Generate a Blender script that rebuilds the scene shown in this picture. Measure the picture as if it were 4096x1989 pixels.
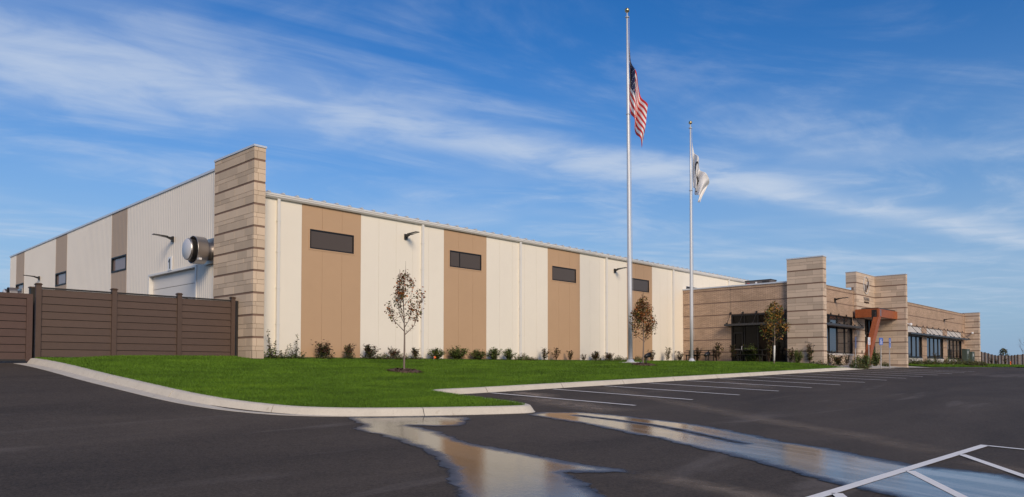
import bpy, bmesh, math, random
import numpy as np
from mathutils import Vector, Matrix
from mathutils.geometry import delaunay_2d_cdt

for o in list(bpy.data.objects):
    bpy.data.objects.remove(o, do_unlink=True)
scene = bpy.context.scene
COL = scene.collection
rad = math.radians

# ------------------------------------------------------------------ camera
ZC = 1.65                       # eye height above the asphalt under the camera
F, CX, CY, YAW, PITCH, ROLL = 2972.6, 2042.5, 1376.9, 0.81227, 0.02971, 0.00091
_fw = np.array([math.sin(YAW)*math.cos(PITCH), math.cos(YAW)*math.cos(PITCH), math.sin(PITCH)])
_rt = np.array([math.cos(YAW), -math.sin(YAW), 0.0])
_up = np.cross(_rt, _fw)
_r2 = math.cos(ROLL)*_rt + math.sin(ROLL)*_up
_u2 = -math.sin(ROLL)*_rt + math.cos(ROLL)*_up
cam_d = bpy.data.cameras.new('camera')
cam = bpy.data.objects.new('camera', cam_d)
COL.objects.link(cam)
cam.matrix_world = Matrix(((_r2[0], _u2[0], -_fw[0], 0), (_r2[1], _u2[1], -_fw[1], 0),
                           (_r2[2], _u2[2], -_fw[2], ZC), (0, 0, 0, 1)))
cam_d.sensor_fit = 'HORIZONTAL'
cam_d.sensor_width = 36.0
cam_d.lens = F/4096*36.0
cam_d.shift_x = (2048-CX)/4096
cam_d.shift_y = (CY-994.5)/4096
cam_d.clip_start = 0.1
cam_d.clip_end = 6000
scene.camera = cam

# ------------------------------------------------------------------ light
SUN_EL, SUN_AZ = rad(27), rad(207)      # azimuth clockwise from +Y
SUN_DIR = Vector((math.sin(SUN_AZ)*math.cos(SUN_EL), math.cos(SUN_AZ)*math.cos(SUN_EL), math.sin(SUN_EL)))
world = bpy.data.worlds.new('World')
scene.world = world
world.use_nodes = True
sun_l = bpy.data.lights.new('sun', 'SUN')
sun_l.energy = 1.5
sun_l.angle = rad(22)
sun_l.color = (1.0, 0.82, 0.61)
sun = bpy.data.objects.new('sun', sun_l)
COL.objects.link(sun)
sun.location = (20, -30, 40)
sun.rotation_euler = SUN_DIR.to_track_quat('Z', 'Y').to_euler()
scene.view_settings.view_transform = 'Standard'
scene.view_settings.look = 'None'
scene.view_settings.exposure = 0.88
scene.view_settings.gamma = 1.0


class NT:
    """small node-tree helper"""
    def __init__(s, tree):
        s.t = tree
        s.n = tree.nodes
        s.l = tree.links

    def add(s, typ, **kw):
        nd = s.n.new(typ)
        for k, v in kw.items():
            setattr(nd, k, v)
        return nd

    def put(s, sock, v):
        if hasattr(v, 'is_linked') or isinstance(v, bpy.types.NodeSocket):
            s.l.new(v, sock)
        else:
            sock.default_value = v

    def math(s, op, a, b=0.0, c=0.0, clamp=False):
        nd = s.add('ShaderNodeMath', operation=op, use_clamp=clamp)
        s.put(nd.inputs[0], a)
        s.put(nd.inputs[1], b)
        s.put(nd.inputs[2], c)
        return nd.outputs[0]

    def noise(s, vec, scale, detail=4.0, rough=0.55, distort=0.0):
        nd = s.add('ShaderNodeTexNoise')
        if vec is not None:
            s.l.new(vec, nd.inputs['Vector'])
        nd.inputs['Scale'].default_value = scale
        nd.inputs['Detail'].default_value = detail
        nd.inputs['Roughness'].default_value = rough
        nd.inputs['Distortion'].default_value = distort
        return nd.outputs['Fac']

    def ramp(s, v, a, b, lo=0.0, hi=1.0):
        nd = s.add('ShaderNodeMapRange', interpolation_type='SMOOTHSTEP')
        s.put(nd.inputs['Value'], v)
        nd.inputs['From Min'].default_value = a
        nd.inputs['From Max'].default_value = b
        nd.inputs['To Min'].default_value = lo
        nd.inputs['To Max'].default_value = hi
        return nd.outputs['Result']

    def mix(s, f, a, b):
        nd = s.add('ShaderNodeMix', data_type='RGBA')
        s.put(nd.inputs[0], f)
        s.put(nd.inputs[6], a if not isinstance(a, tuple) else (*a, 1))
        s.put(nd.inputs[7], b if not isinstance(b, tuple) else (*b, 1))
        return nd.outputs[2]

    def comb(s, x, y, z=0.0):
        nd = s.add('ShaderNodeCombineXYZ')
        s.put(nd.inputs[0], x)
        s.put(nd.inputs[1], y)
        s.put(nd.inputs[2], z)
        return nd.outputs[0]


# sky: Nishita air with a cirrus layer laid out on a plane overhead
w = NT(world.node_tree)
for nd in list(w.n):
    w.n.remove(nd)
sky = w.add('ShaderNodeTexSky', sky_type='NISHITA', sun_disc=False)
sky.sun_elevation = SUN_EL
sky.sun_rotation = SUN_AZ
sky.air_density = 1.0
sky.dust_density = 0.6
sky.ozone_density = 2.5
tc = w.add('ShaderNodeTexCoord')
sep = w.add('ShaderNodeSeparateXYZ')
w.l.new(tc.outputs['Generated'], sep.inputs[0])
zz = w.math('MAXIMUM', sep.outputs[2], 0.035)
px = w.math('DIVIDE', sep.outputs[0], zz)
py = w.math('DIVIDE', sep.outputs[1], zz)
al = w.math('ADD', w.math('MULTIPLY', px, 0.963), w.math('MULTIPLY', py, -0.268))
ac = w.math('ADD', w.math('MULTIPLY', px, 0.268), w.math('MULTIPLY', py, 0.963))
v1 = w.comb(w.math('MULTIPLY', al, 0.48), w.math('MULTIPLY', ac, 1.0))
n1 = w.noise(v1, 1.1, 8, 0.60, 0.9)
n2 = w.noise(w.comb(w.math('MULTIPLY', al, 0.75), w.math('MULTIPLY', ac, 1.5)), 2.4, 7, 0.56, 1.0)
n3 = w.noise(w.comb(al, ac), 0.7, 3, 0.5, 0.2)
n4 = w.noise(w.comb(w.math('MULTIPLY', al, 1.0), w.math('MULTIPLY', ac, 1.1)), 2.2, 6, 0.55, 0.6)
wid = w.ramp(al, -0.4, 2.2, 0.44, 0.19)
off = w.math('ADD', w.math('SUBTRACT', ac, 2.86), w.math('MULTIPLY', w.math('SUBTRACT', n3, 0.5), 0.35))
off = w.math('DIVIDE', off, wid)
band = w.math('POWER', 2.718, w.math('MULTIPLY', w.math('MULTIPLY', off, off), -1.0))
band = w.math('MULTIPLY', w.math('MULTIPLY', band, w.ramp(n2, 0.25, 0.75, 0.55, 1.05)), w.ramp(n4, 0.34, 0.62, 0.5, 1.12))
wisp = w.math('MULTIPLY', w.ramp(n1, 0.40, 0.80), w.ramp(n4, 0.32, 0.68, 0.25, 1.15))
low = w.ramp(sep.outputs[2], 0.0, 0.30, 0.20, 0.0)
cov = w.math('ADD', w.math('MULTIPLY', band, 0.80), w.math('MULTIPLY', wisp, 0.52))
cov = w.math('ADD', cov, w.math('MULTIPLY', low, w.ramp(n3, 0.25, 0.8, 0.5, 1.2)))
cov = w.math('ADD', cov, w.ramp(n3, 0.50, 0.74, 0.0, 0.15))
cov = w.math('MULTIPLY', w.math('MULTIPLY', w.math('SUBTRACT', 1.0, w.math('POWER', 2.718, w.math('MULTIPLY', cov, -1.35))), 0.98), w.ramp(sep.outputs[2], 0.03, 0.11, 0.15, 1.0))
hs = w.add('ShaderNodeHueSaturation')
w.l.new(sky.outputs[0], hs.inputs['Color'])
hs.inputs['Saturation'].default_value = 1.40
hs.inputs['Hue'].default_value = 0.511
hs.inputs['Value'].default_value = 0.94
air = w.mix(w.ramp(sep.outputs[2], -.02, .42, .86, .0), hs.outputs[0], (1.6, 2.75, 4.5))
cl = w.mix(cov, air, (4.5, 5.1, 6.0))
bg = w.add('ShaderNodeBackground')
w.l.new(cl, bg.inputs['Color'])
bg.inputs['Strength'].default_value = 0.072
wo = w.add('ShaderNodeOutputWorld')
w.l.new(bg.outputs[0], wo.inputs['Surface'])


# ------------------------------------------------------------------ pixel -> place
def ray(x, y):
    return _fw + _r2*(x-CX)/F - _u2*(y-CY)/F


def at_d(x, y, d):
    v = ray(x, y)*d
    return Vector((v[0], v[1], v[2]+ZC))


def on_x(x, y, X):
    v = ray(x, y)
    return at_d(x, y, X/v[0])


def on_y(x, y, Y):
    v = ray(x, y)
    return at_d(x, y, Y/v[1])


def ss(a, b, x):
    t = min(max((x-a)/(b-a), 0.0), 1.0)
    return t*t*(3-2*t)


def zt(X, Y):
    """height of the asphalt: it climbs towards the building and along it"""
    k = 6.0
    m = 53.0
    X2 = max(X, -40)
    if X2 > m-k:
        X2 = m-k+(1-math.exp(-(X2-(m-k))/k))*k
    Y2 = min(max(Y, -30), 45)
    return ZC-1.65+.019*X2+.037*Y2+.66*ss(9, 26, Y)*(1-ss(7, 15, X))


def on_t(x, y):
    d = ray(x, y)
    t = 3.0
    g = lambda t: d[2]*t+ZC-zt(d[0]*t, d[1]*t)
    while t < 300 and g(t) > 0:
        t *= 1.01
    a, b = t/1.01, t
    for _ in range(36):
        m = (a+b)/2
        if g(m) > 0:
            a = m
        else:
            b = m
    return at_d(x, y, a)


# ------------------------------------------------------------------ materials
MATS = {}


def base_mat(name):
    m = bpy.data.materials.new(name)
    m.use_nodes = True
    t = NT(m.node_tree)
    b = t.n['Principled BSDF']
    MATS[name] = m
    return m, t, b


def mat(name, col, rough=0.7, metal=0.0, var=0.0, vscale=3.0, big=0.0, bigscale=0.4, bump=0.0, bscale=60.0,
        spec=0.5, per_obj=0.0, tint=None):
    m, t, b = base_mat(name)
    b.inputs['Roughness'].default_value = rough
    b.inputs['Metallic'].default_value = metal
    b.inputs['Specular IOR Level'].default_value = spec
    geo = t.add('ShaderNodeNewGeometry')
    pos = geo.outputs['Position']
    c = None
    if var or big or per_obj:
        f = None
        if var:
            f = t.math('MULTIPLY', t.math('SUBTRACT', t.noise(pos, vscale, 6, 0.65), 0.5), var*2.4)
        if big:
            g = t.math('MULTIPLY', t.math('SUBTRACT', t.noise(pos, bigscale, 3, 0.5), 0.5), big*2.4)
            f = g if f is None else t.math('ADD', f, g)
        if per_obj:
            oi = t.add('ShaderNodeObjectInfo')
            g = t.math('MULTIPLY', t.math('SUBTRACT', oi.outputs['Random'], 0.5), per_obj*2)
            f = g if f is None else t.math('ADD', f, g)
        f = t.math('ADD', f, 1.0)
        vm = t.add('ShaderNodeVectorMath', operation='SCALE')
        vm.inputs[0].default_value = col
        t.l.new(f, vm.inputs['Scale'])
        c = vm.outputs[0]
        if tint:
            oi = t.add('ShaderNodeObjectInfo')
            c = t.mix(t.ramp(t.math('FRACT', t.math('MULTIPLY', oi.outputs['Random'], 7.31)), 0.3, 1.0, 0.0, 0.6), c, tint)
        t.l.new(c, b.inputs['Base Color'])
    else:
        b.inputs['Base Color'].default_value = (*col, 1)
    if bump:
        bp = t.add('ShaderNodeBump')
        bp.inputs['Strength'].default_value = bump
        bp.inputs['Distance'].default_value = 0.02
        t.l.new(t.noise(pos, bscale, 5, 0.6), bp.inputs['Height'])
        t.l.new(bp.outputs[0], b.inputs['Normal'])
    return m


mat('wall_cream', (.83, .765, .645), .55, var=.02, vscale=2, big=.03, bigscale=.35, bump=.12, bscale=120)
mat('wall_tan', (.50, .325, .19), .6, var=.03, vscale=2, big=.04, bigscale=.35, bump=.15, bscale=120)
mat('rib_cream', (.81, .74, .64), .5, var=.03, vscale=1, big=.04)
mat('rib_tan', (.40, .31, .235), .55, var=.03, vscale=1, big=.04)
mat('joint', (.10, .085, .07), .9)
mat('white_trim', (.72, .70, .66), .4, var=.03, vscale=4)
mat('roof_metal', (.62, .62, .60), .35, metal=.3, var=.04)
mat('cap_metal', (.62, .66, .72), .35, metal=.2, var=.03)
mat('door_white', (.74, .69, .63), .45, var=.02)
mat('concrete_strip', (.55, .52, .48), .8, var=.1, vscale=8)
mat('black_frame', (.006, .0055, .0055), .5)
mat('black_metal', (.018, .016, .015), .4)
mat('awning_metal', (.045, .045, .048), .4)
mat('stone', (.60, .465, .335), .85, var=.16, vscale=55, big=.08, bigscale=1.3, bump=.10, bscale=90, per_obj=.15)
mat('stone_office', (.58, .455, .345), .85, var=.16, vscale=55, big=.08, bigscale=1.3, bump=.10, bscale=90, per_obj=.16)
mat('mortar', (.22, .14, .10), .95, var=.1, vscale=30)
mat('groove_course', (.24, .165, .13), .9, var=.1, vscale=20)
mat('fence_brown', (.088, .053, .037), .62, var=.12, vscale=6, big=.08, bigscale=.7, bump=.25, bscale=70, per_obj=.06)
mat('fence_dark', (.02, .017, .015), .6)
mat('gate_brown', (.085, .045, .032), .6, var=.12, vscale=6, bump=.25, bscale=70, per_obj=.06)
mat('steel', (.46, .43, .41), .42, metal=1.0, var=.06, vscale=3)
mat('steel_white', (.70, .68, .67), .5, metal=.3)
mat('pole_white', (.66, .67, .69), .38, metal=.25, var=.05, vscale=2)
mat('gold', (.52, .42, .24), .3, metal=.9)
mat('cord', (.45, .43, .42), .8)
mat('timber', (.33, .090, .027), .5, var=.38, vscale=7, big=.1, bigscale=1.5, bump=.2, bscale=30)
mat('bolt_steel', (.05, .05, .05), .4, metal=.6)
mat('bark', (.20, .155, .125), .9, var=.2, vscale=25, bump=.4, bscale=50)
mat('twig', (.10, .065, .05), .9)
mat('wrap_white', (.72, .70, .66), .7)
mat('leaf_green', (.10, .15, .03), .55)
mat('leaf_dark', (.042, .058, .018), .6)
mat('leaf_olive', (.13, .115, .028), .55)
mat('leaf_rust', (.28, .088, .020), .6)
mat('leaf_brown', (.14, .055, .020), .65)
mat('leaf_orange', (.50, .17, .03), .55)
mat('leaf_gold', (.32, .19, .035), .55)
mat('leaf_wine', (.055, .024, .018), .6)
mat('leaf_bright', (.12, .19, .03), .5)
mat('rose_white', (.75, .72, .65), .6)
mat('rose_yellow', (.7, .5, .08), .6)
mat('flag_red', (.55, .030, .028), .7)
mat('flag_white', (.78, .77, .77), .7)
mat('flag_blue', (.022, .028, .085), .7)
mat('flag_black', (.02, .016, .014), .7)
mat('sign_blue', (.05, .12, .45), .4)
mat('sign_white', (.78, .78, .78), .4)
mat('sign_post', (.58, .55, .52), .45, metal=.4)
mat('cabinet_green', (.075, .095, .075), .5, var=.08, vscale=4)
mat('rtu', (.12, .105, .10), .55, var=.1, vscale=4)
mat('rtu_dark', (.03, .026, .026), .6)
mat('red', (.5, .03, .03), .5)
mat('orange', (.8, .15, .02), .5)
mat('emblem_light', (.7, .7, .7), .3, metal=.4)
mat('emblem_dark', (.05, .022, .014), .5)
mat('letter_grey', (.27, .25, .24), .4, metal=.3)
mat('mulch', (.10, .058, .042), .95, var=.35, vscale=40, bump=.6, bscale=60)
mat('soil', (.085, .055, .042), .95, var=.3, vscale=30, bump=.6, bscale=50)
mat('infill_panel', (.60, .56, .52), .5)
mat('paint', (.86, .82, .75), .55, var=.12, vscale=14, big=.05, bigscale=2)
mat('lamp_lens', (.5, .5, .48), .2)


def concrete(name, col):
    m, t, b = base_mat(name)
    geo = t.add('ShaderNodeNewGeometry')
    p = geo.outputs['Position']
    a = t.noise(p, 2.2, 5, .6)
    c = t.noise(p, 40, 4, .7)
    e = t.noise(p, 9, 5, .7, .6)
    f = t.math('ADD', t.math('MULTIPLY', t.math('SUBTRACT', a, .5), .35), t.math('MULTIPLY', t.math('SUBTRACT', c, .5), .35))
    vm = t.add('ShaderNodeVectorMath', operation='SCALE')
    vm.inputs[0].default_value = col
    t.l.new(t.math('ADD', f, 1.0), vm.inputs['Scale'])
    c2 = t.mix(t.ramp(e, .56, .74, 0, .55), vm.outputs[0], (col[0]*.55, col[1]*.48, col[2]*.42))
    t.l.new(c2, b.inputs['Base Color'])
    b.inputs['Roughness'].default_value = .9
    bp = t.add('ShaderNodeBump')
    bp.inputs['Strength'].default_value = .3
    bp.inputs['Distance'].default_value = .01
    t.l.new(t.noise(p, 30, 6, .7), bp.inputs['Height'])
    t.l.new(bp.outputs[0], b.inputs['Normal'])
    return m


concrete('kerb_concrete', (.575, .52, .43))
concrete('walk_concrete', (.46, .44, .41))


def asphalt():
    m, t, b = base_mat('asphalt')
    geo = t.add('ShaderNodeNewGeometry')
    p = geo.outputs['Position']
    fine = t.noise(p, 90, 3, .7)
    mid = t.noise(p, 7, 5, .65)
    bigm = t.add('ShaderNodeMapping')
    bigm.inputs['Scale'].default_value = (.16, .5, 1)
    bigm.inputs['Rotation'].default_value = (0, 0, rad(20))
    t.l.new(p, bigm.inputs[0])
    big = t.noise(bigm.outputs[0], 1.0, 5, .55, .6)
    grit = t.noise(p, 28, 3, .75)
    f = t.math('MULTIPLY', t.math('SUBTRACT', fine, .5), 1.5)
    f = t.math('ADD', f, t.math('MULTIPLY', t.math('SUBTRACT', mid, .5), .6))
    f = t.math('ADD', f, t.math('MULTIPLY', t.math('SUBTRACT', big, .5), 1.2))
    vm = t.add('ShaderNodeVectorMath', operation='SCALE')
    f = t.math('ADD', f, t.math('MULTIPLY', t.math('SUBTRACT', grit, .5), 1.9))
    vm.inputs[0].default_value = (.074, .058, .0435)
    t.l.new(t.math('ADD', f, 1.0), vm.inputs['Scale'])
    # dried silt trails that follow the fall of the lot
    tm = t.add('ShaderNodeMapping')
    tm.inputs['Rotation'].default_value = (0, 0, rad(38))
    tm.inputs['Scale'].default_value = (.10, .62, 1)
    t.l.new(p, tm.inputs[0])
    tr = t.noise(tm.outputs[0], 1.3, 6, .6, .8)
    c2 = t.mix(t.ramp(tr, .56, .72, 0, .30), vm.outputs[0], (.24, .205, .18))
    t.l.new(c2, b.inputs['Base Color'])
    b.inputs['Roughness'].default_value = .82
    b.inputs['Specular IOR Level'].default_value = .2
    bp = t.add('ShaderNodeBump')
    bp.inputs['Strength'].default_value = .35
    bp.inputs['Distance'].default_value = .008
    t.l.new(t.noise(p, 120, 4, .7), bp.inputs['Height'])
    t.l.new(bp.outputs[0], b.inputs['Normal'])


asphalt()


def wet(name, silt, ior, rmin, flow):
    m, t, b = base_mat(name)
    geo = t.add('ShaderNodeNewGeometry')
    p = geo.outputs['Position']
    at = t.add('ShaderNodeAttribute', attribute_name='wet')
    wv = at.outputs['Fac']
    n = t.noise(p, 2.2, 5, .6, .5)
    mp = t.add('ShaderNodeMapping')
    mp.inputs['Rotation'].default_value = (0, 0, YAW)
    mp.inputs['Scale'].default_value = (1.0, 3.0, 1)
    t.l.new(p, mp.inputs[0])
    n2 = t.noise(mp.outputs[0], 3.0, 4, .6, .4)
    e = t.math('ADD', wv, t.math('MULTIPLY', t.math('SUBTRACT', n, .5), 1.0))
    e2 = t.math('ADD', wv, t.math('MULTIPLY', t.math('SUBTRACT', n2, .5), .5))
    fl = t.add('ShaderNodeMapping', vector_type='TEXTURE')
    fl.inputs['Rotation'].default_value = (0, 0, rad(flow))
    fl.inputs['Scale'].default_value = (3.6, .45, 1)
    t.l.new(p, fl.inputs[0])
    n3 = t.noise(fl.outputs[0], 1.5, 6, .6, .5)
    e2 = t.math('ADD', e2, t.math('MULTIPLY', t.math('SUBTRACT', n3, .5), .6))
    t.l.new(t.ramp(e2, .10, .85, .50, rmin), b.inputs['Roughness'])
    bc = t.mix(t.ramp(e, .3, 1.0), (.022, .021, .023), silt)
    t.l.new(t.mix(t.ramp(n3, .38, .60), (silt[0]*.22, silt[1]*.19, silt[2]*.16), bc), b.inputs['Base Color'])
    b.inputs['IOR'].default_value = ior
    bp = t.add('ShaderNodeBump')
    bp.inputs['Strength'].default_value = .11
    bp.inputs['Distance'].default_value = .01
    t.l.new(t.noise(mp.outputs[0], 14, 4, .65), bp.inputs['Height'])
    t.l.new(bp.outputs[0], b.inputs['Normal'])
    tr = t.add('ShaderNodeBsdfTransparent')
    ms = t.add('ShaderNodeMixShader')
    t.l.new(t.ramp(e, .0, .28), ms.inputs[0])
    t.l.new(tr.outputs[0], ms.inputs[1])
    t.l.new(b.outputs[0], ms.inputs[2])
    t.l.new(ms.outputs[0], t.n['Material Output'].inputs['Surface'])


wet('wet_film', (.055, .048, .041), 1.9, .05, -100)
wet('wet_silt_skytone', (.25, .22, .185), 1.65, .06, -103)  # pale silt, its colour also lightened to imitate a reflected pale sky


def grass(name, col, var=.3):
    m, t, b = base_mat(name)
    geo = t.add('ShaderNodeNewGeometry')
    p = geo.outputs['Position']
    mp = t.add('ShaderNodeMapping')
    mp.inputs['Rotation'].default_value = (0, 0, YAW)
    mp.inputs['Scale'].default_value = (.5, 1.1, 1)
    t.l.new(p, mp.inputs[0])
    n = t.noise(mp.outputs[0], 1.0, 5, .6, .3)
    n2 = t.noise(p, 14, 4, .7)
    f = t.math('ADD', t.math('MULTIPLY', t.math('SUBTRACT', n, .5), var*2.6), t.math('MULTIPLY', t.math('SUBTRACT', n2, .5), var*3.4))
    vm = t.add('ShaderNodeVectorMath', operation='SCALE')
    vm.inputs[0].default_value = col
    t.l.new(t.math('ADD', f, 1.0), vm.inputs['Scale'])
    c = t.mix(t.ramp(n, .5, .75, 0, .35), vm.outputs[0], (col[0]*1.5, col[1]*1.2, col[2]*.9))
    t.l.new(c, b.inputs['Base Color'])
    b.inputs['Roughness'].default_value = .65
    b.inputs['Specular IOR Level'].default_value = .25


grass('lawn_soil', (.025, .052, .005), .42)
grass('grass_blade', (.084, .165, .010), .62)
grass('field_grass', (.055, .085, .020))


def brick(name, axis):
    m, t, b = base_mat(name)
    geo = t.add('ShaderNodeNewGeometry')
    sp = t.add('ShaderNodeSeparateXYZ')
    t.l.new(geo.outputs['Position'], sp.inputs[0])
    v = t.comb(sp.outputs[0 if axis == 'x' else 1], sp.outputs[2])
    br = t.add('ShaderNodeTexBrick')
    t.l.new(v, br.inputs['Vector'])
    br.inputs['Scale'].default_value = 1.0
    br.inputs['Brick Width'].default_value = .305
    br.inputs['Row Height'].default_value = .0677
    br.inputs['Mortar Size'].default_value = .008
    br.inputs['Mortar Smooth'].default_value = .2
    br.inputs['Bias'].default_value = -.1
    br.inputs['Color1'].default_value = (.60, .42, .29, 1)
    br.inputs['Color2'].default_value = (.48, .335, .23, 1)
    br.inputs['Mortar'].default_value = (.17, .105, .075, 1)
    n = t.noise(geo.outputs['Position'], .9, 4, .6)
    vm = t.add('ShaderNodeVectorMath', operation='SCALE')
    t.l.new(br.outputs['Color'], vm.inputs[0])
    t.l.new(t.ramp(n, .2, .8, .86, 1.12), vm.inputs['Scale'])
    t.l.new(vm.outputs[0], b.inputs['Base Color'])
    b.inputs['Roughness'].default_value = .9
    bp = t.add('ShaderNodeBump', invert=True)
    bp.inputs['Strength'].default_value = .8
    bp.inputs['Distance'].default_value = .012
    t.l.new(br.outputs['Fac'], bp.inputs['Height'])
    t.l.new(bp.outputs[0], b.inputs['Normal'])


brick('brick_x', 'x')
brick('brick_y', 'y')


def glass(name, col, rough=.03, ior=1.5):
    m, t, b = base_mat(name)
    b.inputs['Base Color'].default_value = (*col, 1)
    b.inputs['Roughness'].default_value = rough
    b.inputs['IOR'].default_value = ior
    geo = t.add('ShaderNodeNewGeometry')
    bp = t.add('ShaderNodeBump')
    bp.inputs['Strength'].default_value = .02
    bp.inputs['Distance'].default_value = .05
    t.l.new(t.noise(geo.outputs['Position'], 1.2, 2, .5), bp.inputs['Height'])
    t.l.new(bp.outputs[0], b.inputs['Normal'])


glass('glass_tint', (.085, .062, .046), .04, 1.45)
glass('glass_dark', (.006, .005, .0045), .05, 1.25)
glass('glass_office', (.035, .033, .034), .02, 2.0)
glass('glass_gable', (.25, .175, .155), .06, 1.45)


# ------------------------------------------------------------------ mesh builder
class MB:
    def __init__(s):
        s.v = []
        s.f = []
        s.m = []
        s.k = 0

    def quad(s, a, b, c, d):
        n = len(s.v)
        s.v += [tuple(a), tuple(b), tuple(c), tuple(d)]
        s.f.append((n, n+1, n+2, n+3))
        s.m.append(s.k)
        return s

    def poly(s, pts):
        n = len(s.v)
        s.v += [tuple(p) for p in pts]
        s.f.append(tuple(range(n, n+len(pts))))
        s.m.append(s.k)
        return s

    def hexa(s, p):
        """8 points: bottom loop 0-3, top loop 4-7"""
        n = len(s.v)
        s.v += [tuple(q) for q in p]
        for f in ((3, 2, 1, 0), (4, 5, 6, 7), (0, 1, 5, 4), (1, 2, 6, 5), (2, 3, 7, 6), (3, 0, 4, 7)):
            s.f.append(tuple(n+i for i in f))
            s.m.append(s.k)
        return s

    def box(s, x0, x1, y0, y1, z0, z1):
        return s.hexa([(x0, y0, z0), (x1, y0, z0), (x1, y1, z0), (x0, y1, z0),
                       (x0, y0, z1), (x1, y0, z1), (x1, y1, z1), (x0, y1, z1)])

    def bar(s, a, b, w, h=None, up=(0, 0, 1)):
        a, b = Vector(a), Vector(b)
        h = h or w
        d = (b-a).normalized()
        sd = d.cross(Vector(up))
        if sd.length < 1e-4:
            sd = Vector((1, 0, 0))
        sd.normalize()
        u = sd.cross(d).normalized()
        o = [(-1, -1), (1, -1), (1, 1), (-1, 1)]
        return s.hexa([a+sd*w/2*i+u*h/2*j for i, j in o]+[b+sd*w/2*i+u*h/2*j for i, j in o])

    def tube(s, pts, rs, n=8, caps=True):
        pts = [Vector(p) for p in pts]
        if not hasattr(rs, '__len__'):
            rs = [rs]*len(pts)
        base = len(s.v)
        prev = None
        for i, p in enumerate(pts):
            d = (pts[min(i+1, len(pts)-1)]-pts[max(i-1, 0)])
            if d.length < 1e-9:
                d = Vector((0, 0, 1))
            d.normalize()
            if prev is None:
                prev = d.cross(Vector((.31, .95, .05)))
                if prev.length < .1:
                    prev = d.cross(Vector((1, 0, 0)))
            u = (prev-d*prev.dot(d)).normalized()
            prev = u
            q = d.cross(u)
            for j in range(n):
                a = 2*math.pi*j/n
                s.v.append(tuple(p+(u*math.cos(a)+q*math.sin(a))*rs[i]))
        for i in range(len(pts)-1):
            for j in range(n):
                k = (j+1) % n
                s.f.append((base+i*n+j, base+i*n+k, base+(i+1)*n+k, base+(i+1)*n+j))
                s.m.append(s.k)
        if caps:
            s.f.append(tuple(base+j for j in reversed(range(n))))
            s.m.append(s.k)
            e = base+(len(pts)-1)*n
            s.f.append(tuple(e+j for j in range(n)))
            s.m.append(s.k)
        return s

    def lathe(s, prof, n=24, axis='z', origin=(0, 0, 0)):
        """prof: (r, h) list, spun about an axis"""
        base = len(s.v)
        ox, oy, oz = origin
        for r, h in prof:
            for j in range(n):
                a = 2*math.pi*j/n
                c, d = r*math.cos(a), r*math.sin(a)
                s.v.append((ox+c, oy+d, oz+h) if axis == 'z' else (ox+h, oy+c, oz+d) if axis == 'x' else (ox+c, oy+h, oz+d))
        for i in range(len(prof)-1):
            for j in range(n):
                k = (j+1) % n
                s.f.append((base+i*n+j, base+i*n+k, base+(i+1)*n+k, base+(i+1)*n+j))
                s.m.append(s.k)
        return s

    def mesh(s, name, mats, smooth=False):
        me = bpy.data.meshes.new(name)
        me.from_pydata(s.v, [], s.f)
        if isinstance(mats, str):
            mats = [mats]
        for x in mats:
            me.materials.append(MATS[x])
        if len(mats) > 1:
            me.polygons.foreach_set('material_index', s.m)
        if smooth:
            me.polygons.foreach_set('use_smooth', [True]*len(me.polygons))
        me.update()
        return me

    def build(s, name, mats, parent=None, smooth=False, local=False):
        return link(name, s.mesh(name, mats, smooth), parent, local)


def link(name, me, parent=None, local=False, loc=None):
    o = bpy.data.objects.new(name, me)
    COL.objects.link(o)
    if parent is not None:
        o.parent = parent
        if not local:
            o.matrix_parent_inverse = Matrix.Translation(-parent_origin(parent))
    if loc is not None:
        o.location = loc
    return o


def parent_origin(p):
    """world origin of a parent (no rotations are used where this matters)"""
    v = p.location.copy()
    if p.parent is not None:
        v = v + p.matrix_parent_inverse.translation + parent_origin(p.parent)
    return v


def thing(name, label, cat, loc=(0, 0, 0), rotz=0.0, group=None):
    o = bpy.data.objects.new(name, None)
    COL.objects.link(o)
    o.empty_display_size = .2
    o.location = loc
    o.rotation_euler = (0, 0, rotz)
    o['label'] = label
    o['category'] = cat
    if group:
        o['group'] = group
    return o


def tag(o, label, cat=None, group=None, kind=None):
    o['label'] = label
    if cat:
        o['category'] = cat
    if group:
        o['group'] = group
    if kind:
        o['kind'] = kind
    return o


def struct(o, label=None):
    o['kind'] = 'structure'
    if label:
        o['label'] = label
    return o


def dup(root, loc, rotz=0.0, label=None, scale=1.0):
    r = root.copy()
    COL.objects.link(r)
    r.location = loc
    r.rotation_euler = (0, 0, rotz)
    r.scale = (scale, scale, scale) if not hasattr(scale, '__len__') else scale
    if label:
        r['label'] = label
    for ch in list(root.children):
        c = ch.copy()
        COL.objects.link(c)
        c.parent = r
        for g in ch.children:
            d = g.copy()
            COL.objects.link(d)
            d.parent = c
    return r


def cdt_mesh(boundary, interior, zf):
    """triangulate a plan polygon with interior points; zf(x, y) gives the height"""
    pts = [Vector((p[0], p[1])) for p in boundary]
    n = len(pts)
    edges = [(i, (i+1) % n) for i in range(n)]
    pts += [Vector((p[0], p[1])) for p in interior]
    vs, es, fs, *_ = delaunay_2d_cdt(pts, edges, [], 1, 1e-5)
    mb = MB()
    mb.v = [(v.x, v.y, zf(v.x, v.y)) for v in vs]
    for f in fs:
        a, b, c = [vs[i] for i in f[:3]]
        if (b-a).cross(c-a) < 0:
            f = tuple(reversed(f))
        mb.f.append(tuple(f))
        mb.m.append(0)
    return mb


def inside(poly, x, y):
    r = False
    j = len(poly)-1
    for i in range(len(poly)):
        xi, yi = poly[i][0], poly[i][1]
        xj, yj = poly[j][0], poly[j][1]
        if (yi > y) != (yj > y) and x < (xj-xi)*(y-yi)/(yj-yi)+xi:
            r = not r
        j = i
    return r


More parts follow.
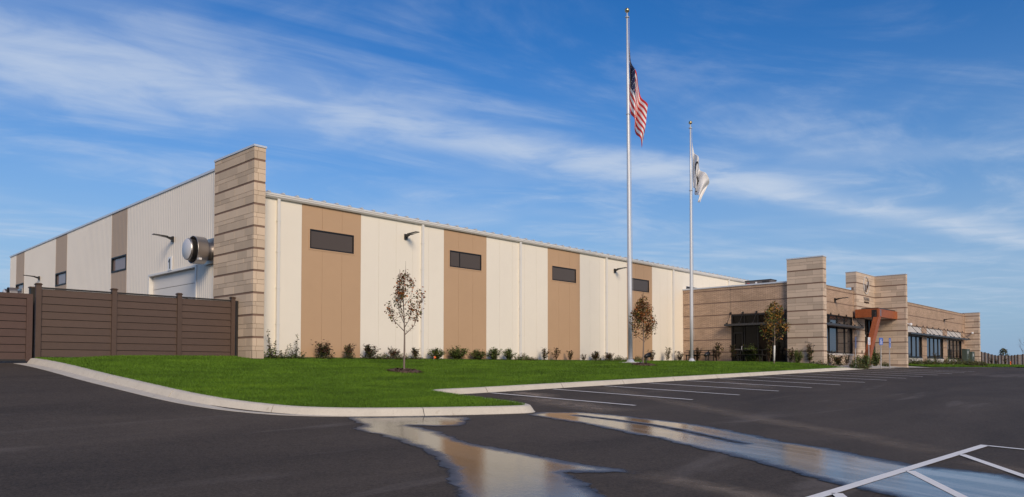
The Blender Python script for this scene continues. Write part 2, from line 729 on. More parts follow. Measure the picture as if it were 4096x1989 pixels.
def inside_np(poly, X, Y):
    r = np.zeros(len(X), bool)
    P = np.array([(p[0], p[1]) for p in poly])
    j = len(P)-1
    for i in range(len(P)):
        xi, yi = P[i]
        xj, yj = P[j]
        if yi != yj:
            r ^= ((yi > Y) != (yj > Y)) & (X < (xj-xi)*(Y-yi)/(yj-yi)+xi)
        j = i
    return r


def resample(pts, step):
    out = []
    for a, b in zip(pts[:-1], pts[1:]):
        a, b = Vector(a), Vector(b)
        n = max(1, int(round((b-a).length/step)))
        for i in range(n):
            out.append(a.lerp(b, i/n))
    out.append(Vector(pts[-1]))
    return out


def smooth_path(pts, it=2):
    pts = [Vector(p) for p in pts]
    for _ in range(it):
        q = [pts[0]]
        for a, b in zip(pts[:-1], pts[1:]):
            q += [a.lerp(b, .25), a.lerp(b, .75)]
        q.append(pts[-1])
        pts = q
    return pts


# ================================================================== SETTING
Z0 = ZC+.30                    # finished grade at the warehouse wall
WY = 26.3                      # warehouse front wall plane
OX = 44.84                     # office left wall plane
OY = 18.05                     # office front wall plane

# ground out to the horizon
gx = [-2500, -900, -300, -120, -60, -40]+list(range(-30, 121, 10))+[140, 170, 220, 320, 600, 1200, 2500]
gy = [-2500, -900, -300, -120, -60, -40]+list(range(-30, 71, 10))+[90, 130, 220, 500, 1200, 2500]
mb = MB()
mb.v = [(x, y, zt(x, y)-.30 - (.2 if abs(x) > 300 or abs(y) > 300 else 0)) for y in gy for x in gx]
nx = len(gx)
for j in range(len(gy)-1):
    for i in range(nx-1):
        mb.f.append((j*nx+i, j*nx+i+1, (j+1)*nx+i+1, (j+1)*nx+i))
        mb.m.append(0)
struct(mb.build('ground', 'field_grass'), 'open grass field reaching to the horizon')

# low wooded ridge behind the photographer, mirrored in the office glass
random.seed(4)
mb = MB()
N = 150
for i in range(N+1):
    a = rad(93)+rad(200)*i/N
    R = 420
    h = 8+4*math.sin(i*.21)+4*math.sin(i*.57+1)+random.uniform(-1.2, 1.2)
    for r, z in ((R-25, -6), (R-10, h*.55), (R, h), (R+30, h*.8), (R+60, -6)):
        mb.v.append((r*math.sin(a), r*math.cos(a), z-2))
for i in range(N):
    for k in range(4):
        mb.f.append((i*5+k, i*5+k+1, (i+1)*5+k+1, (i+1)*5+k))
        mb.m.append(0)
mat('far_wood', (.035, .04, .025), .9, var=.3, vscale=.3)
struct(mb.build('hills', 'far_wood'), 'low wooded hills far across the fields')

# asphalt lot
mb = MB()
ax = [x*.5 for x in range(-90, 191)]
ay = [y*.5 for y in range(-60, 141)]
mb.v = [(x, y, zt(x, y)) for y in ay for x in ax]
nx = len(ax)
for j in range(len(ay)-1):
    for i in range(nx-1):
        if ax[i] > 62 and ay[j] > 14.4:
            continue
        mb.f.append((j*nx+i, j*nx+i+1, (j+1)*nx+i+1, (j+1)*nx+i))
        mb.m.append(0)
lot = struct(mb.build('parking_lot', 'asphalt', smooth=True), 'dark asphalt parking lot climbing to the building')

# ---- kerb path (outer edge on the asphalt), left drive, round nose, stalls, entry
LK = [(5.80, 25.6), (5.82, 22.0), (5.86, 20.0), (6.02, 18.1), (6.22, 15.9), (6.45, 14.7), (6.80, 13.75), (7.30, 12.95),
      (7.95, 12.45), (8.7, 12.05), (9.6, 11.66), (10.6, 11.28), (11.7, 10.88), (12.05, 10.80), (12.36, 10.92), (12.50, 11.2)]
NK = [(12.50, 11.2), (12.62, 11.7), (12.8, 13.2), (13.0, 14.6), (13.3, 15.3), (14.0, 15.6), (15.0, 15.6)]
SK = [(15.0, 15.6), (30, 15.6), (45, 15.66), (54, 15.6)]
path = [Vector(p) for p in smooth_path(LK, 2)]+smooth_path(NK, 2)[1:]+resample(SK, 1.0)[1:]
path = resample(path, .4)
nrm = []
for i in range(len(path)):
    d = (path[min(i+1, len(path)-1)]-path[max(i-1, 0)]).normalized()
    nrm.append(Vector((-d.y, d.x)))          # lawn lies to the left of travel
s_len = [0]
for a, b in zip(path[:-1], path[1:]):
    s_len.append(s_len[-1]+(b-a).length)


def kerb_prof(i):
    """(offset to the lawn, height) of the kerb section; the drive side has a gutter pan"""
    p = path[i]
    g = .34*(1-ss(6.5, 8.8, p.x)) if p.y < 30 and p.x < 12 else 0.0
    pan = max(g, .02)
    drop = 1.0
    if p.x > 44.5:
        drop = 1-.9*ss(44.5, 48, p.x)
    hh = .155*drop
    return [(0, -.05), (0, .006), (pan, .012+.006*g), (pan+.045, .07*drop+.012), (pan+.085, hh*.86+.006), (pan+.13, hh+.004),
            (pan+.24, hh+.006), (pan+.25, hh-.10)]


kroot = bpy.data.objects.new('kerb', None)
COL.objects.link(kroot)
kroot.location = (5.8, 25.6, zt(5.8, 25.6))
struct(kroot, 'pale concrete kerb round the lawn')
seg_edges = [0]
tgt = 1.6
for i in range(1, len(path)):
    if s_len[i]-s_len[seg_edges[-1]] >= 3.05 or i == len(path)-1:
        seg_edges.append(i)
lawn_edge = []
for i in range(len(path)):
    o = kerb_prof(i)[-2][0]
    lawn_edge.append(path[i]+nrm[i]*(o-.03))
for a, b in zip(seg_edges[:-1], seg_edges[1:]):
    mb = MB()
    rows = []
    for i in range(a, b+1):
        p = path[i].copy()
        if i == a and a:
            p = p.lerp(path[i+1], .03)
        if i == b:
            p = p.lerp(path[i-1], .03)
        rows.append([(p.x+nrm[i].x*o, p.y+nrm[i].y*o, zt(p.x, p.y)+h) for o, h in kerb_prof(i)])
    m_ = len(rows[0])
    mb.v = [q for r in rows for q in r]
    for i in range(len(rows)-1):
        for j in range(m_-1):
            mb.f.append((i*m_+j, (i+1)*m_+j, (i+1)*m_+j+1, i*m_+j+1))
            mb.m.append(0)
    mb.f.append(tuple(range(m_)))
    mb.m.append(0)
    mb.f.append(tuple(reversed(range((len(rows)-1)*m_, len(rows)*m_))))
    mb.m.append(0)
    mb.build('kerb_segment', 'kerb_concrete', kroot)

# ---- lawn heights: thin interpolation through the kerb top, the wall foot and the planted things
PLACED = {
    'tree1': at_d(1618, 1489, 25.9), 'tree2': at_d(2573, 1462, 36.5), 'tree3': at_d(3098, 1455, 43.0),
    'pole1': at_d(2522, 1451, 38.5), 'pole2': at_d(2767, 1446, 41.5),
}
ctrl = []
for i in range(0, len(path), 8):
    e = lawn_edge[i]
    ctrl.append((e.x, e.y, zt(path[i].x, path[i].y)+kerb_prof(i)[-2][1]-.015))
for X in np.arange(13.3, 45, 3):
    ctrl.append((X, 25.9, Z0-.01))
for X, z in ((6.6, .17), (8.78, .33), (10.9, .36), (12.9, .37)):
    ctrl.append((X, 26.4, ZC+z-.02))
for Y, z in ((24, .29), (21.5, .27), (19, .22)):
    ctrl.append((44.6, Y, ZC+z))
ctrl.append((44.4, 16.9, ZC+.12))
for k, v in PLACED.items():
    ctrl.append((v.x, v.y, v.z))
ctrl = np.array(ctrl)
_D = np.sqrt(((ctrl[:, None, :2]-ctrl[None, :, :2])**2).sum(-1)+.3)
_A = np.block([[_D-np.eye(len(ctrl))*.05, np.c_[np.ones(len(ctrl)), ctrl[:, :2]]],
               [np.r_[np.ones((1, len(ctrl))), ctrl[:, :2].T], np.zeros((3, 3))]])
_w = np.linalg.solve(_A, np.r_[ctrl[:, 2], 0, 0, 0])


def zl(x, y):
    r = np.sqrt((ctrl[:, 0]-x)**2+(ctrl[:, 1]-y)**2+.3)
    return float(r@_w[:-3]+_w[-3]+_w[-2]*x+_w[-1]*y)


def zl_np(X, Y):
    out = np.zeros(len(X))
    for a in range(0, len(X), 20000):
        x, y = X[a:a+20000], Y[a:a+20000]
        r = np.sqrt((ctrl[None, :, 0]-x[:, None])**2+(ctrl[None, :, 1]-y[:, None])**2+.3)
        out[a:a+20000] = r@_w[:-3]+_w[-3]+_w[-2]*x+_w[-1]*y
    return out


cut = [i for i, p in enumerate(path) if p.x < 46.2 or p.y < 15]
lawn_poly = [lawn_edge[i] for i in cut]
lawn_poly += [Vector((45.6, 16.4)), Vector((44.3, 16.75)), Vector((44.3, 18.9)), Vector((44.70, 19.05)), Vector((44.76, 26.2)),
              Vector((40, 26.26)), Vector((30, 26.26)), Vector((20, 26.26)), Vector((13.55, 26.26)), Vector((13.5, 25.22)), Vector((13.1, 25.22)),
              Vector((13.0, 26.35)), Vector((6.5, 26.35))]
tmp = [lawn_poly[0]]
for p in lawn_poly[1:]:
    if (p-tmp[-1]).length > .05:
        tmp.append(p)
lawn_poly = tmp
inner = [(x, y) for x in np.arange(6.5, 46, .8) for y in np.arange(11.2, 26.2, .8) if inside(lawn_poly, x, y)]
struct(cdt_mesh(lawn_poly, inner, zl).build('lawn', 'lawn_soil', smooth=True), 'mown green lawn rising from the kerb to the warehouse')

# planting bed along the wall foot and front of the tower
mb = MB()
bed = [(14.0, 25.75), (26, 25.7), (36, 25.7), (44.0, 25.6), (44.1, 19.4), (43.9, 16.5), (45.2, 16.2), (45.2, 16.74), (44.55, 16.74), (44.55, 18.9),
       (44.70, 19.1), (44.75, 26.22), (13.6, 26.22)]
binner = [(x, 26.0) for x in np.arange(14, 44.6, .6)]
b_o = cdt_mesh(bed, binner, lambda x, y: zl(x, y)+.03).build('planting_bed', 'soil')
tag(b_o, 'brown bark mulch strip along the foot of the wall', kind='structure')

# grass blades, denser towards the camera
rng = np.random.default_rng(7)


def blades(name, poly, n, zfun, mats, hgt=.055, label=''):
    P = np.array([(p[0], p[1]) for p in poly])
    lo, hi = P.min(0), P.max(0)
    X, Y = [], []
    tot = 0
    while tot < n:
        x = rng.uniform(lo[0], hi[0], 400000)
        y = rng.uniform(lo[1], hi[1], 400000)
        d = np.hypot(x, y)
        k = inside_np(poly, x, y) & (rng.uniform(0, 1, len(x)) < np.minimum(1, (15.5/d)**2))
        X.append(x[k])
        Y.append(y[k])
        tot += k.sum()
    X = np.concatenate(X)[:n]
    Y = np.concatenate(Y)[:n]
    Z = zfun(X, Y)
    d = np.hypot(X, Y)
    wdt = .0055*np.maximum(1, d/15)
    h = hgt*rng.uniform(.6, 1.25, n)
    a = rng.uniform(0, 2*np.pi, n)
    lx, ly = rng.normal(0, .028, n), rng.normal(0, .028, n)
    V = np.zeros((n, 3, 3))
    V[:, 0] = np.c_[X-np.cos(a)*wdt, Y-np.sin(a)*wdt, Z-.01]
    V[:, 1] = np.c_[X+np.cos(a)*wdt, Y+np.sin(a)*wdt, Z-.01]
    V[:, 2] = np.c_[X+lx, Y+ly, Z+h]
    me = bpy.data.meshes.new(name)
    me.vertices.add(n*3)
    me.vertices.foreach_set('co', V.reshape(-1).astype(np.float32))
    me.loops.add(n*3)
    me.loops.foreach_set('vertex_index', np.arange(n*3, dtype=np.int32))
    me.polygons.add(n)
    me.polygons.foreach_set('loop_start', np.arange(0, n*3, 3, dtype=np.int32))
    me.update()
    me.validate()
    me.materials.append(MATS[mats])
    o = link(name, me)
    return tag(o, label, kind='stuff')


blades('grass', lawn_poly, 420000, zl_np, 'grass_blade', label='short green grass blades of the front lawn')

# verge on the far right in front of the office wing
VG = [(62.3, 15.5), (66, 15.25), (75, 15.2), (90, 14.9), (97, 13.0), (120, 14), (175, 10), (190, 45), (140, 42), (100, 22), (86, 18.0), (60.5, 18.0), (58.5, 17.0)]


def zv(x, y):
    return zt(x, y)+.06+.16*ss(15.0, 18.0, y)*(1-ss(88, 100, x))


vin = [(x, y) for x in np.arange(58, 180, 1.4) for y in np.arange(10.5, 40, 1.4) if inside(VG, x, y)]
struct(cdt_mesh(VG, vin, zv).build('verge', 'lawn_soil', smooth=True), 'grass verge in front of the office wing')
blades('verge_grass', VG, 60000, lambda X, Y: np.array([zv(x, y) for x, y in zip(X, Y)]), 'grass_blade', .07, 'short grass on the verge by the office wing')

# entry walk of concrete slabs
walk = [(45.8, 16.42), (46.9, 15.9), (50, 15.92), (54, 15.9), (58, 15.55), (63, 15.0), (66, 14.85), (75, 14.75), (84, 14.7), (90, 14.55), (90, 14.85), (75, 15.18), (66, 15.2), (62, 15.45), (58.4, 16.9), (57.75, 15.75),
        (57.2, 15.72), (57.2, 17.8), (46.5, 17.9), (45.3, 17.9), (45.3, 16.8)]


def zw(x, y):
    return zt(x, y)+.018+.13*ss(15.8, 17.6, y)


wkin = [(x, y) for x in np.arange(45.5, 64, .9) for y in np.arange(15.2, 17.9, .5) if inside(walk, x, y)]
struct(cdt_mesh(walk, wkin, zw).build('sidewalk', 'walk_concrete'), 'pale concrete sidewalk at the entrance')


# ---- painted markings (thin sheets on the asphalt)
def stripe(a, b, wd, name='painted_line'):
    a, b = Vector(a), Vector(b)
    d = (b-a).normalized()
    n = Vector((-d.y, d.x))
    k = max(1, int((b-a).length/.5))
    mb = MB()
    for i in range(k+1):
        p = a.lerp(b, i/k)
        for s_ in (-1, 1):
            q = p+n*wd/2*s_
            mb.v.append((q.x, q.y, zt(q.x, q.y)+.0125))
    for i in range(k):
        mb.f.append((2*i, 2*i+2, 2*i+3, 2*i+1))
        mb.m.append(0)
    return mb.build(name, 'paint', lot)


for k in range(14):
    X = 15.42+2.76*k
    stripe((X, 10.38), (X-.03, 15.35 if X < 45 else 15.2), .13)
stripe((5.6, 3.22), (14.06, 2.73), .125)
stripe((14.02, 2.72), (13.7, -2.6), .10)
stripe((12.60, 2.75), (9.4, .55), .125)
stripe((10.45, 2.86), (7.6, 1.0), .125)
stripe((8.3, 3.0), (5.6, 1.3), .125)
stripe((16.62, 2.55), (16.4, -2.7), .10)

# ---- standing water
c2 = lambda x, y: (1200+x/1.84, 1350+y/1.84)
c3 = lambda x, y: (2600+x/1.722, 1350+y/1.722)
PUD_A = [c2(*q) for q in ((322, 586), (360, 612), (440, 652), (378, 672), (470, 702), (560, 726), (720, 766), (850, 815), (918, 850), (950, 885), (1010, 930),
         (1040, 980), (1060, 1040), (1085, 1110), (1115, 1190), (1180, 1290), (2420, 1290), (2240, 1170), (2150, 1100), (2080, 1052), (2010, 1003), (2250, 1000), (2480, 1010),
         (2512, 1000), (2400, 976), (2000, 918), (1700, 858), (1350, 794), (1230, 768), (1150, 733), (1010, 690), (905, 664), (860, 655), (1060, 662), (1200, 655), (1250, 628), (1272, 588),
         (1000, 580), (700, 584), (450, 586))]
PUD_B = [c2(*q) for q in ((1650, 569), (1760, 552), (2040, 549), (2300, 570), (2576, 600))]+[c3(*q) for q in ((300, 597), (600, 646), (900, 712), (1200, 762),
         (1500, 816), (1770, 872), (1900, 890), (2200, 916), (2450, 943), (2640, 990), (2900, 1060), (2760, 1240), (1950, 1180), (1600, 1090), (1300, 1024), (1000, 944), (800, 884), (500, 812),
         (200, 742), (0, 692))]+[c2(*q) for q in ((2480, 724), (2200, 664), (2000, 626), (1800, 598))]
DRY = np.array([(q.x, q.y) for q in resample([on_t(*p) for p in (c2(2040, 577), c2(2300, 608), c2(2576, 646), c3(200, 640), c3(430, 690), c3(640, 735))], .05)])
random.seed(2)
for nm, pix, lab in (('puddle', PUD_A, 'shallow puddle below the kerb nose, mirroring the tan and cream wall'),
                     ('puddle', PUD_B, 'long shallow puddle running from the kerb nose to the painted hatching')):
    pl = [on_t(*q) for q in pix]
    pl = [Vector((p.x, p.y)) for p in pl]
    pl = resample(pl+[pl[0]], .14)[:-1]
    jit = [p+Vector((random.gauss(0, .018), random.gauss(0, .018))) for p in pl]
    arr = np.array([(p.x, p.y) for p in jit])
    xs, ys = np.arange(arr[:, 0].min(), arr[:, 0].max(), .16), np.arange(arr[:, 1].min(), arr[:, 1].max(), .16)
    GX, GY = [a.reshape(-1) for a in np.meshgrid(xs, ys)]
    k = inside_np(jit, GX, GY)
    GX, GY = GX[k], GY[k]
    dd = np.array([np.sqrt(((arr-(x, y))**2).sum(1).min()) for x, y in zip(GX, GY)])
    keep = dd > .06
    mb = cdt_mesh(jit, list(zip(GX[keep], GY[keep])), lambda x, y: zt(x, y)+.0085)
    o = mb.build(nm, 'wet_film' if pix is PUD_A else 'wet_silt_skytone', smooth=True)
    at_ = o.data.attributes.new('wet', 'FLOAT', 'POINT')
    vals = []
    for v in o.data.vertices:
        dm = math.sqrt(((arr-(v.co.x, v.co.y))**2).sum(1).min())
        wv_ = min(1.0, dm/.42)
        if pix is PUD_B:
            wv_ = min(wv_, max(0.0, math.sqrt(((DRY-(v.co.x, v.co.y))**2).sum(1).min())/.20-.25))
        vals.append(wv_)
    at_.data.foreach_set('value', vals)
    struct(o, lab)


# ================================================================== BUILDINGS
def H(z):
    return ZC+z


_bcache = {}


def box_mesh(dx, dy, dz, m, bev=.006):
    """a block centred on its origin with worn (chamfered) outer edges"""
    key = (round(dx, 3), round(dy, 3), round(dz, 3), m)
    if key not in _bcache:
        mb = MB()
        x, y, z = dx/2, dy/2, dz/2
        mb.hexa([(-x, -y, -z), (x, -y, -z), (x, y, -z), (-x, y, -z), (-x, -y, z), (x, -y, z), (x, y, z), (-x, y, z)])
        _bcache[key] = mb.mesh('block', m)
    return _bcache[key]


def block(parent, x0, x1, y0, y1, z0, z1, m, name='block'):
    me = box_mesh(x1-x0, y1-y0, z1-z0, m)
    return link(name, me, parent, loc=((x0+x1)/2, (y0+y1)/2, (z0+z1)/2))


def masonry(parent, axis, face, rng_, groove, M, z0, z1, bw, seed, m, corner='lo', depth=.11, gh=.068, courses=(.39, .22, .39)):
    """blocks on one face. axis 'y': along Y on plane X=face, looking to -X; 'x': along X on plane Y=face, looking to -Y.
    rng_(z) -> (a0, a1). groove: z of the top of one recessed course; M: module height."""
    rd = random.Random(seed)
    g = groove
    while g > z0:
        g -= M
    gap = .011
    row = 0
    while g < z1:
        body = M-gh
        za = g
        for ci, cf in enumerate(courses):
            zb = za+body*cf
            lo, hi = max(za, z0), min(zb, z1)
            if hi-lo > .03:
                a0, a1 = rng_((lo+hi)/2)
                par = (row+ci) % 2
                if corner == 'lo':
                    s0 = a0 if (par == (0 if axis == 'y' else 1)) else a0+depth+gap
                else:
                    s0 = a0
                    if par == (0 if axis == 'y' else 1):
                        pass
                    else:
                        a1 = a1-depth-gap
                x = s0
                first = True
                while x < a1-.02:
                    L = bw*(.46 if (first and par) else .9 if first else rd.choice((1.0, 1.0, .97, .75 if ci == 1 else 1.0)))
                    first = False
                    e = x+L
                    if a1-e < bw*.2:
                        e = a1
                    e = min(e, a1)
                    off = rd.uniform(0, .004)
                    if e-gap > x+.02:
                        if axis == 'y':
                            block(parent, face-off, face+depth, x, e-(gap if e < a1 else 0), lo+gap/2, hi-gap/2, m)
                        else:
                            block(parent, x, e-(gap if e < a1 else 0), face-off, face+depth, lo+gap/2, hi-gap/2, m)
                    x = e
            za = zb
        gz0, gz1 = max(g+body, z0), min(g+M, z1)
        if gz1-gz0 > .02:
            a0, a1 = rng_((gz0+gz1)/2)
            if axis == 'y':
                block(parent, face+.034, face+depth, a0+.034, a1, gz0, gz1, 'groove_course', 'recessed_course')
            else:
                block(parent, a0+.036, a1-.034, face+.034, face+depth, gz0, gz1, 'groove_course', 'recessed_course')
        g += M
        row += 1


def holed(mb, axis, face, back, a0, a1, z0, z1, holes):
    """solid wall slab with rectangular openings (a0, a1, z0, z1)"""
    cuts = sorted({a0, a1, *[min(max(h[i], a0), a1) for h in holes for i in (0, 1)]})
    for p, q in zip(cuts[:-1], cuts[1:]):
        if q-p < 1e-6:
            continue
        mid = (p+q)/2
        spans = sorted((max(h[2], z0), min(h[3], z1)) for h in holes if h[0] < mid < h[1] and h[3] > z0 and h[2] < z1)
        z = z0
        for s0, s1 in spans+[(z1, z1)]:
            if s0-z > 1e-6:
                if axis == 'x':
                    mb.box(p, q, face, back, z, s0)
                else:
                    mb.box(face, back, p, q, z, s0)
            z = max(z, s1)
    return mb


def window(parent, axis, face, a0, a1, z0, z1, gl, mull=(), rails=(), fw=.07, dep=.10, name='window'):
    """frame, mullions and panes set into a plane; the frame is the part, panes and bars its sub-parts"""
    f = MB()

    def bx(p, q, r, s_, d0, d1):
        if axis == 'x':
            f.box(p, q, face+d0, face+d1, r, s_)
        else:
            f.box(face+d0, face+d1, p, q, r, s_)
    bx(a0, a0+fw, z0, z1, 0, dep)
    bx(a1-fw, a1, z0, z1, 0, dep)
    bx(a0+fw, a1-fw, z0, z0+fw, .002, dep)
    bx(a0+fw, a1-fw, z1-fw, z1, .002, dep)
    root = f.build(name, 'black_frame', parent)
    for a in mull:
        f = MB()
        bx(a-fw*.4, a+fw*.4, z0+fw, z1-fw, .012, dep)
        f.build('mullion', 'black_frame', root)
    for r in rails:
        f = MB()
        bx(a0+fw, a1-fw, r-fw*.4, r+fw*.4, .016, dep)
        f.build('transom', 'black_frame', root)
    xs = [a0+fw]+sorted(mull)+[a1-fw]
    zs = [z0+fw]+sorted(rails)+[z1-fw]
    for p, q in zip(xs[:-1], xs[1:]):
        for r, s_ in zip(zs[:-1], zs[1:]):
            f = MB()
            bx(p, q, r, s_, dep*.55, dep*.7)
            f.build('pane', gl, root)
    return root


# ------------------------------------------------------------------ warehouse
WH = thing('warehouse', 'long cream and tan metal clad warehouse with sloping eave line', 'building', (13.3, WY, Z0))
X_END = 88.0
EAVE = H(6.50)
mb = MB().box(13.42, X_END, WY+.045, WY+.30, Z0-.6, EAVE+.02)
mb.build('wall_core', 'joint', WH)
P0, PW = 15.654, .9400
WINS = [(P0+7.515*k+.36, P0+7.515*k+2.46, H(4.725), H(5.51)) for k in range(4)]+[(45.28, 47.40, H(4.72), H(5.50))]
for k in range(-3, 76):
    a0, a1 = P0+PW*k*7.515/7.52, P0+PW*(k+1)*7.515/7.52
    a0c, a1c = max(a0, 13.45), min(a1, X_END)
    if a1c-a0c < .05:
        continue
    tan = (k % 8) in (0, 1, 2) and a0 < 42
    z0 = H(.33)
    hs_ = [h for h in WINS if h[0] < a1c and h[1] > a0c]
    mb = holed(MB(), 'x', WY-.005, WY+.04, a0c+.004, a1c-.004, z0, EAVE, hs_)
    mb.build('wall_panel', 'wall_tan' if tan else 'wall_cream', WH)
MB().box(13.6, OX-.1, WY-.035, WY+.02, Z0-.25, H(.328)).build('foundation', 'concrete_strip', WH)
for i, (a0, a1, z0, z1) in enumerate(WINS):
    trim = MB()
    t_ = .05
    trim.box(a0-t_, a1+t_, WY-.02, WY-.006, z1, z1+t_).box(a0-t_, a1+t_, WY-.02, WY-.006, z0-t_, z0)
    trim.box(a0-t_, a0, WY-.02, WY-.006, z0, z1).box(a1, a1+t_, WY-.02, WY-.006, z0, z1)
    wn = window(WH, 'x', WY-.012, a0, a1, z0, z1, 'glass_tint', mull=(a0+.66,) if i == 1 else (), fw=.055, dep=.05)
    trim.build('trim', 'wall_tan' if i < 4 else 'white_trim', wn)
# gutter with a rolled lip, in bays
prof = [(WY-.01, 0), (WY-.10, 0), (WY-.155, .06), (WY-.155, .10), (WY-.175, .115), (WY-.175, .165), (WY-.15, .175), (WY-.01, .175)]
gb = 13.53
while gb < X_END:
    ge = min(gb+7.52, X_END)
    mb = MB()
    for X in (gb+.004, ge-.004):
        mb.v += [(X, y, EAVE-.03+z) for y, z in prof]
    n = len(prof)
    for i in range(n):
        mb.f.append((i, (i+1) % n, n+(i+1) % n, n+i))
        mb.m.append(0)
    mb.f += [tuple(reversed(range(n))), tuple(range(n, 2*n))]
    mb.m += [0, 0]
    mb.build('gutter', 'white_trim', WH)
    gb = ge
# roof sheet and its standing ribs
ry0, rz0, ry1, rz1 = WY-.14, EAVE+.165, 60.0, EAVE+1.0
MB().hexa([(13.5, ry0, rz0-.02), (X_END, ry0, rz0-.02), (X_END, ry1, rz1-.3), (13.5, ry1, rz1-.3),
           (13.5, ry0, rz0), (X_END, ry0, rz0), (X_END, ry1, rz1-.28), (13.5, ry1, rz1-.28)]).build('roof', 'roof_metal', WH)
mb = MB()
dy, dz = 16.0, 16.0*(rz1-.28-rz0)/(ry1-ry0)
mb.hexa([(-.085, 0, 0), (.085, 0, 0), (.085, dy, dz), (-.085, dy, dz), (-.03, 0, .06), (.03, 0, .06), (.03, dy, dz+.06), (-.03, dy, dz+.06)])
rib_me = mb.mesh('roof_rib', 'roof_metal')
for i in range(70):
    link('roof_rib', rib_me, WH, loc=(14.15+.61*i, ry0-.02, rz0+.001))
for X in (14.60, 21.82, 28.42, 35.98, 43.52, 51.36):
    mb = MB().box(X-.055, X+.055, WY-.115, WY-.014, H(.40), EAVE-.028)
    ds = mb.build('downspout', 'white_trim', WH)
    for z in (H(1.6), H(3.0), H(4.4), H(5.6)):
        MB().box(X-.075, X+.075, WY-.125, WY-.012, z, z+.03).build('strap', 'white_trim', ds)

# ribbed gable end with its parapet
GX = 13.32
GTOP = lambda y: H(7.86-.0115*(y-28.5))
DOOR = (30.6, 35.5, Z0-.3, H(4.10))
gwin = [(38.43, 40.44, H(4.69), H(5.45)), (47.72, 49.74, H(4.69), H(5.45)), (56.6, 58.5, H(4.69), H(5.45))]


def ribbed(name, y0, y1, m, holes):
    mb = MB()
    per = .19
    cuts = sorted({y0, y1, *[h[i] for h in holes for i in (0, 1) if y0 < h[i] < y1]})
    for p, q in zip(cuts[:-1], cuts[1:]):
        mid = (p+q)/2
        sp = sorted((h[2], h[3]) for h in holes if h[0] < mid < h[1])
        z = Z0-.35
        spans = []
        for s0, s1 in sp:
            if s0 > z:
                spans.append((z, s0))
            z = s1
        spans.append((z, None))
        n = max(1, int(round((q-p)/per)))
        w_ = (q-p)/n
        pr = []
        for i in range(n):
            y = p+i*w_
            pr += [(y, 0.0), (y+w_*.62, 0.0), (y+w_*.72, -.011), (y+w_*.90, -.011)]
        pr.append((q, 0.0))
        for za, zb in spans:
            b = len(mb.v)
            for y, d in pr:
                mb.v += [(GX+d, y, za), (GX+d, y, zb if zb is not None else GTOP(y)-.02)]
            for i in range(len(pr)-1):
                mb.f.append((b+2*i, b+2*i+1, b+2*i+3, b+2*i+2))
                mb.m.append(0)
    return mb.build(name, m, WH)


ys = [28.30, 38.37, 40.50, 47.67, 49.80, 56.55, 58.55, 60.10]
for i in range(7):
    ribbed('ribbed_wall', ys[i], ys[i+1], 'rib_tan' if i % 2 else 'rib_cream', [DOOR]+gwin)
# solid wall behind the sheet (with the dock opening), far end wall, parapet cap
holed(MB(), 'y', GX+.02, GX+.24, 26.6, 60.05, Z0-.6, H(7.40), [DOOR]+gwin).build('gable_core', 'joint', WH)
MB().box(GX+.01, X_END, 59.9, 60.1, Z0-.6, H(7.4)).build('rear_wall', 'rib_cream', WH)
mb = MB()
mb.hexa([(GX-.05, 28.3, GTOP(28.3)-.04), (GX+.26, 28.3, GTOP(28.3)-.04), (GX+.26, 60.14, GTOP(60.14)-.04), (GX-.05, 60.14, GTOP(60.14)-.04),
         (GX-.05, 28.3, GTOP(28.3)+.05), (GX+.26, 28.3, GTOP(28.3)+.05), (GX+.26, 60.14, GTOP(60.14)+.05), (GX-.05, 60.14, GTOP(60.14)+.05)])
mb.build('parapet_cap', 'cap_metal', WH)
for h in gwin:
    window(WH, 'y', GX-.035, h[0], h[1], h[2], h[3], 'glass_gable', fw=.07, dep=.16)
# overhead dock door in sections
dr = MB().box(GX+.20, GX+.22, DOOR[0], DOOR[1], Z0-.3, DOOR[3]).build('dock_door', 'joint', WH)
z = DOOR[3]
while z > Z0-.2:
    MB().box(GX+.15, GX+.195, DOOR[0]+.02, DOOR[1]-.02, max(z-.60, Z0-.3), z-.012).build('door_section', 'door_white', dr)
    z -= .61
mb = MB().box(GX-.045, GX+.20, DOOR[0]-.10, DOOR[1]+.10, DOOR[3]-.002, DOOR[3]+.09)
mb.box(GX-.045, GX+.20, DOOR[1]-.004, DOOR[1]+.10, Z0-.3, DOOR[3]-.004).box(GX-.045, GX+.20, DOOR[0]-.10, DOOR[0]+.004, Z0-.3, DOOR[3]-.004)
mb.build('door_frame', 'white_trim', WH)

# ------------------------------------------------------------------ tall stone pier at the corner
M_ = .8128
PI_ = thing('stone_pier', 'tall pale stone block pier at the warehouse corner by the brown fence', 'stone pier', (13.3, 25.3, Z0))
PX, PY0, PY1, PX1, PTOP = 13.08, 25.27, 28.47, 13.53, H(8.02)
MB().box(PX+.014, PX1-.005, PY0+.014, PY1-.005, Z0-.5, PTOP-.01).build('core', 'mortar', PI_)
masonry(PI_, 'y', PX, lambda z: (PY0, PY1), H(7.584), M_, Z0-.35, PTOP, .80, 3, 'stone')
masonry(PI_, 'x', PY0, lambda z: (PX, PX1), H(7.584), M_, Z0-.35, PTOP, .36, 5, 'stone')
MB().box(PX-.03, PX1+.03, PY0-.03, PY1+.02, PTOP+.002, PTOP+.075).build('coping', 'cap_metal', PI_)

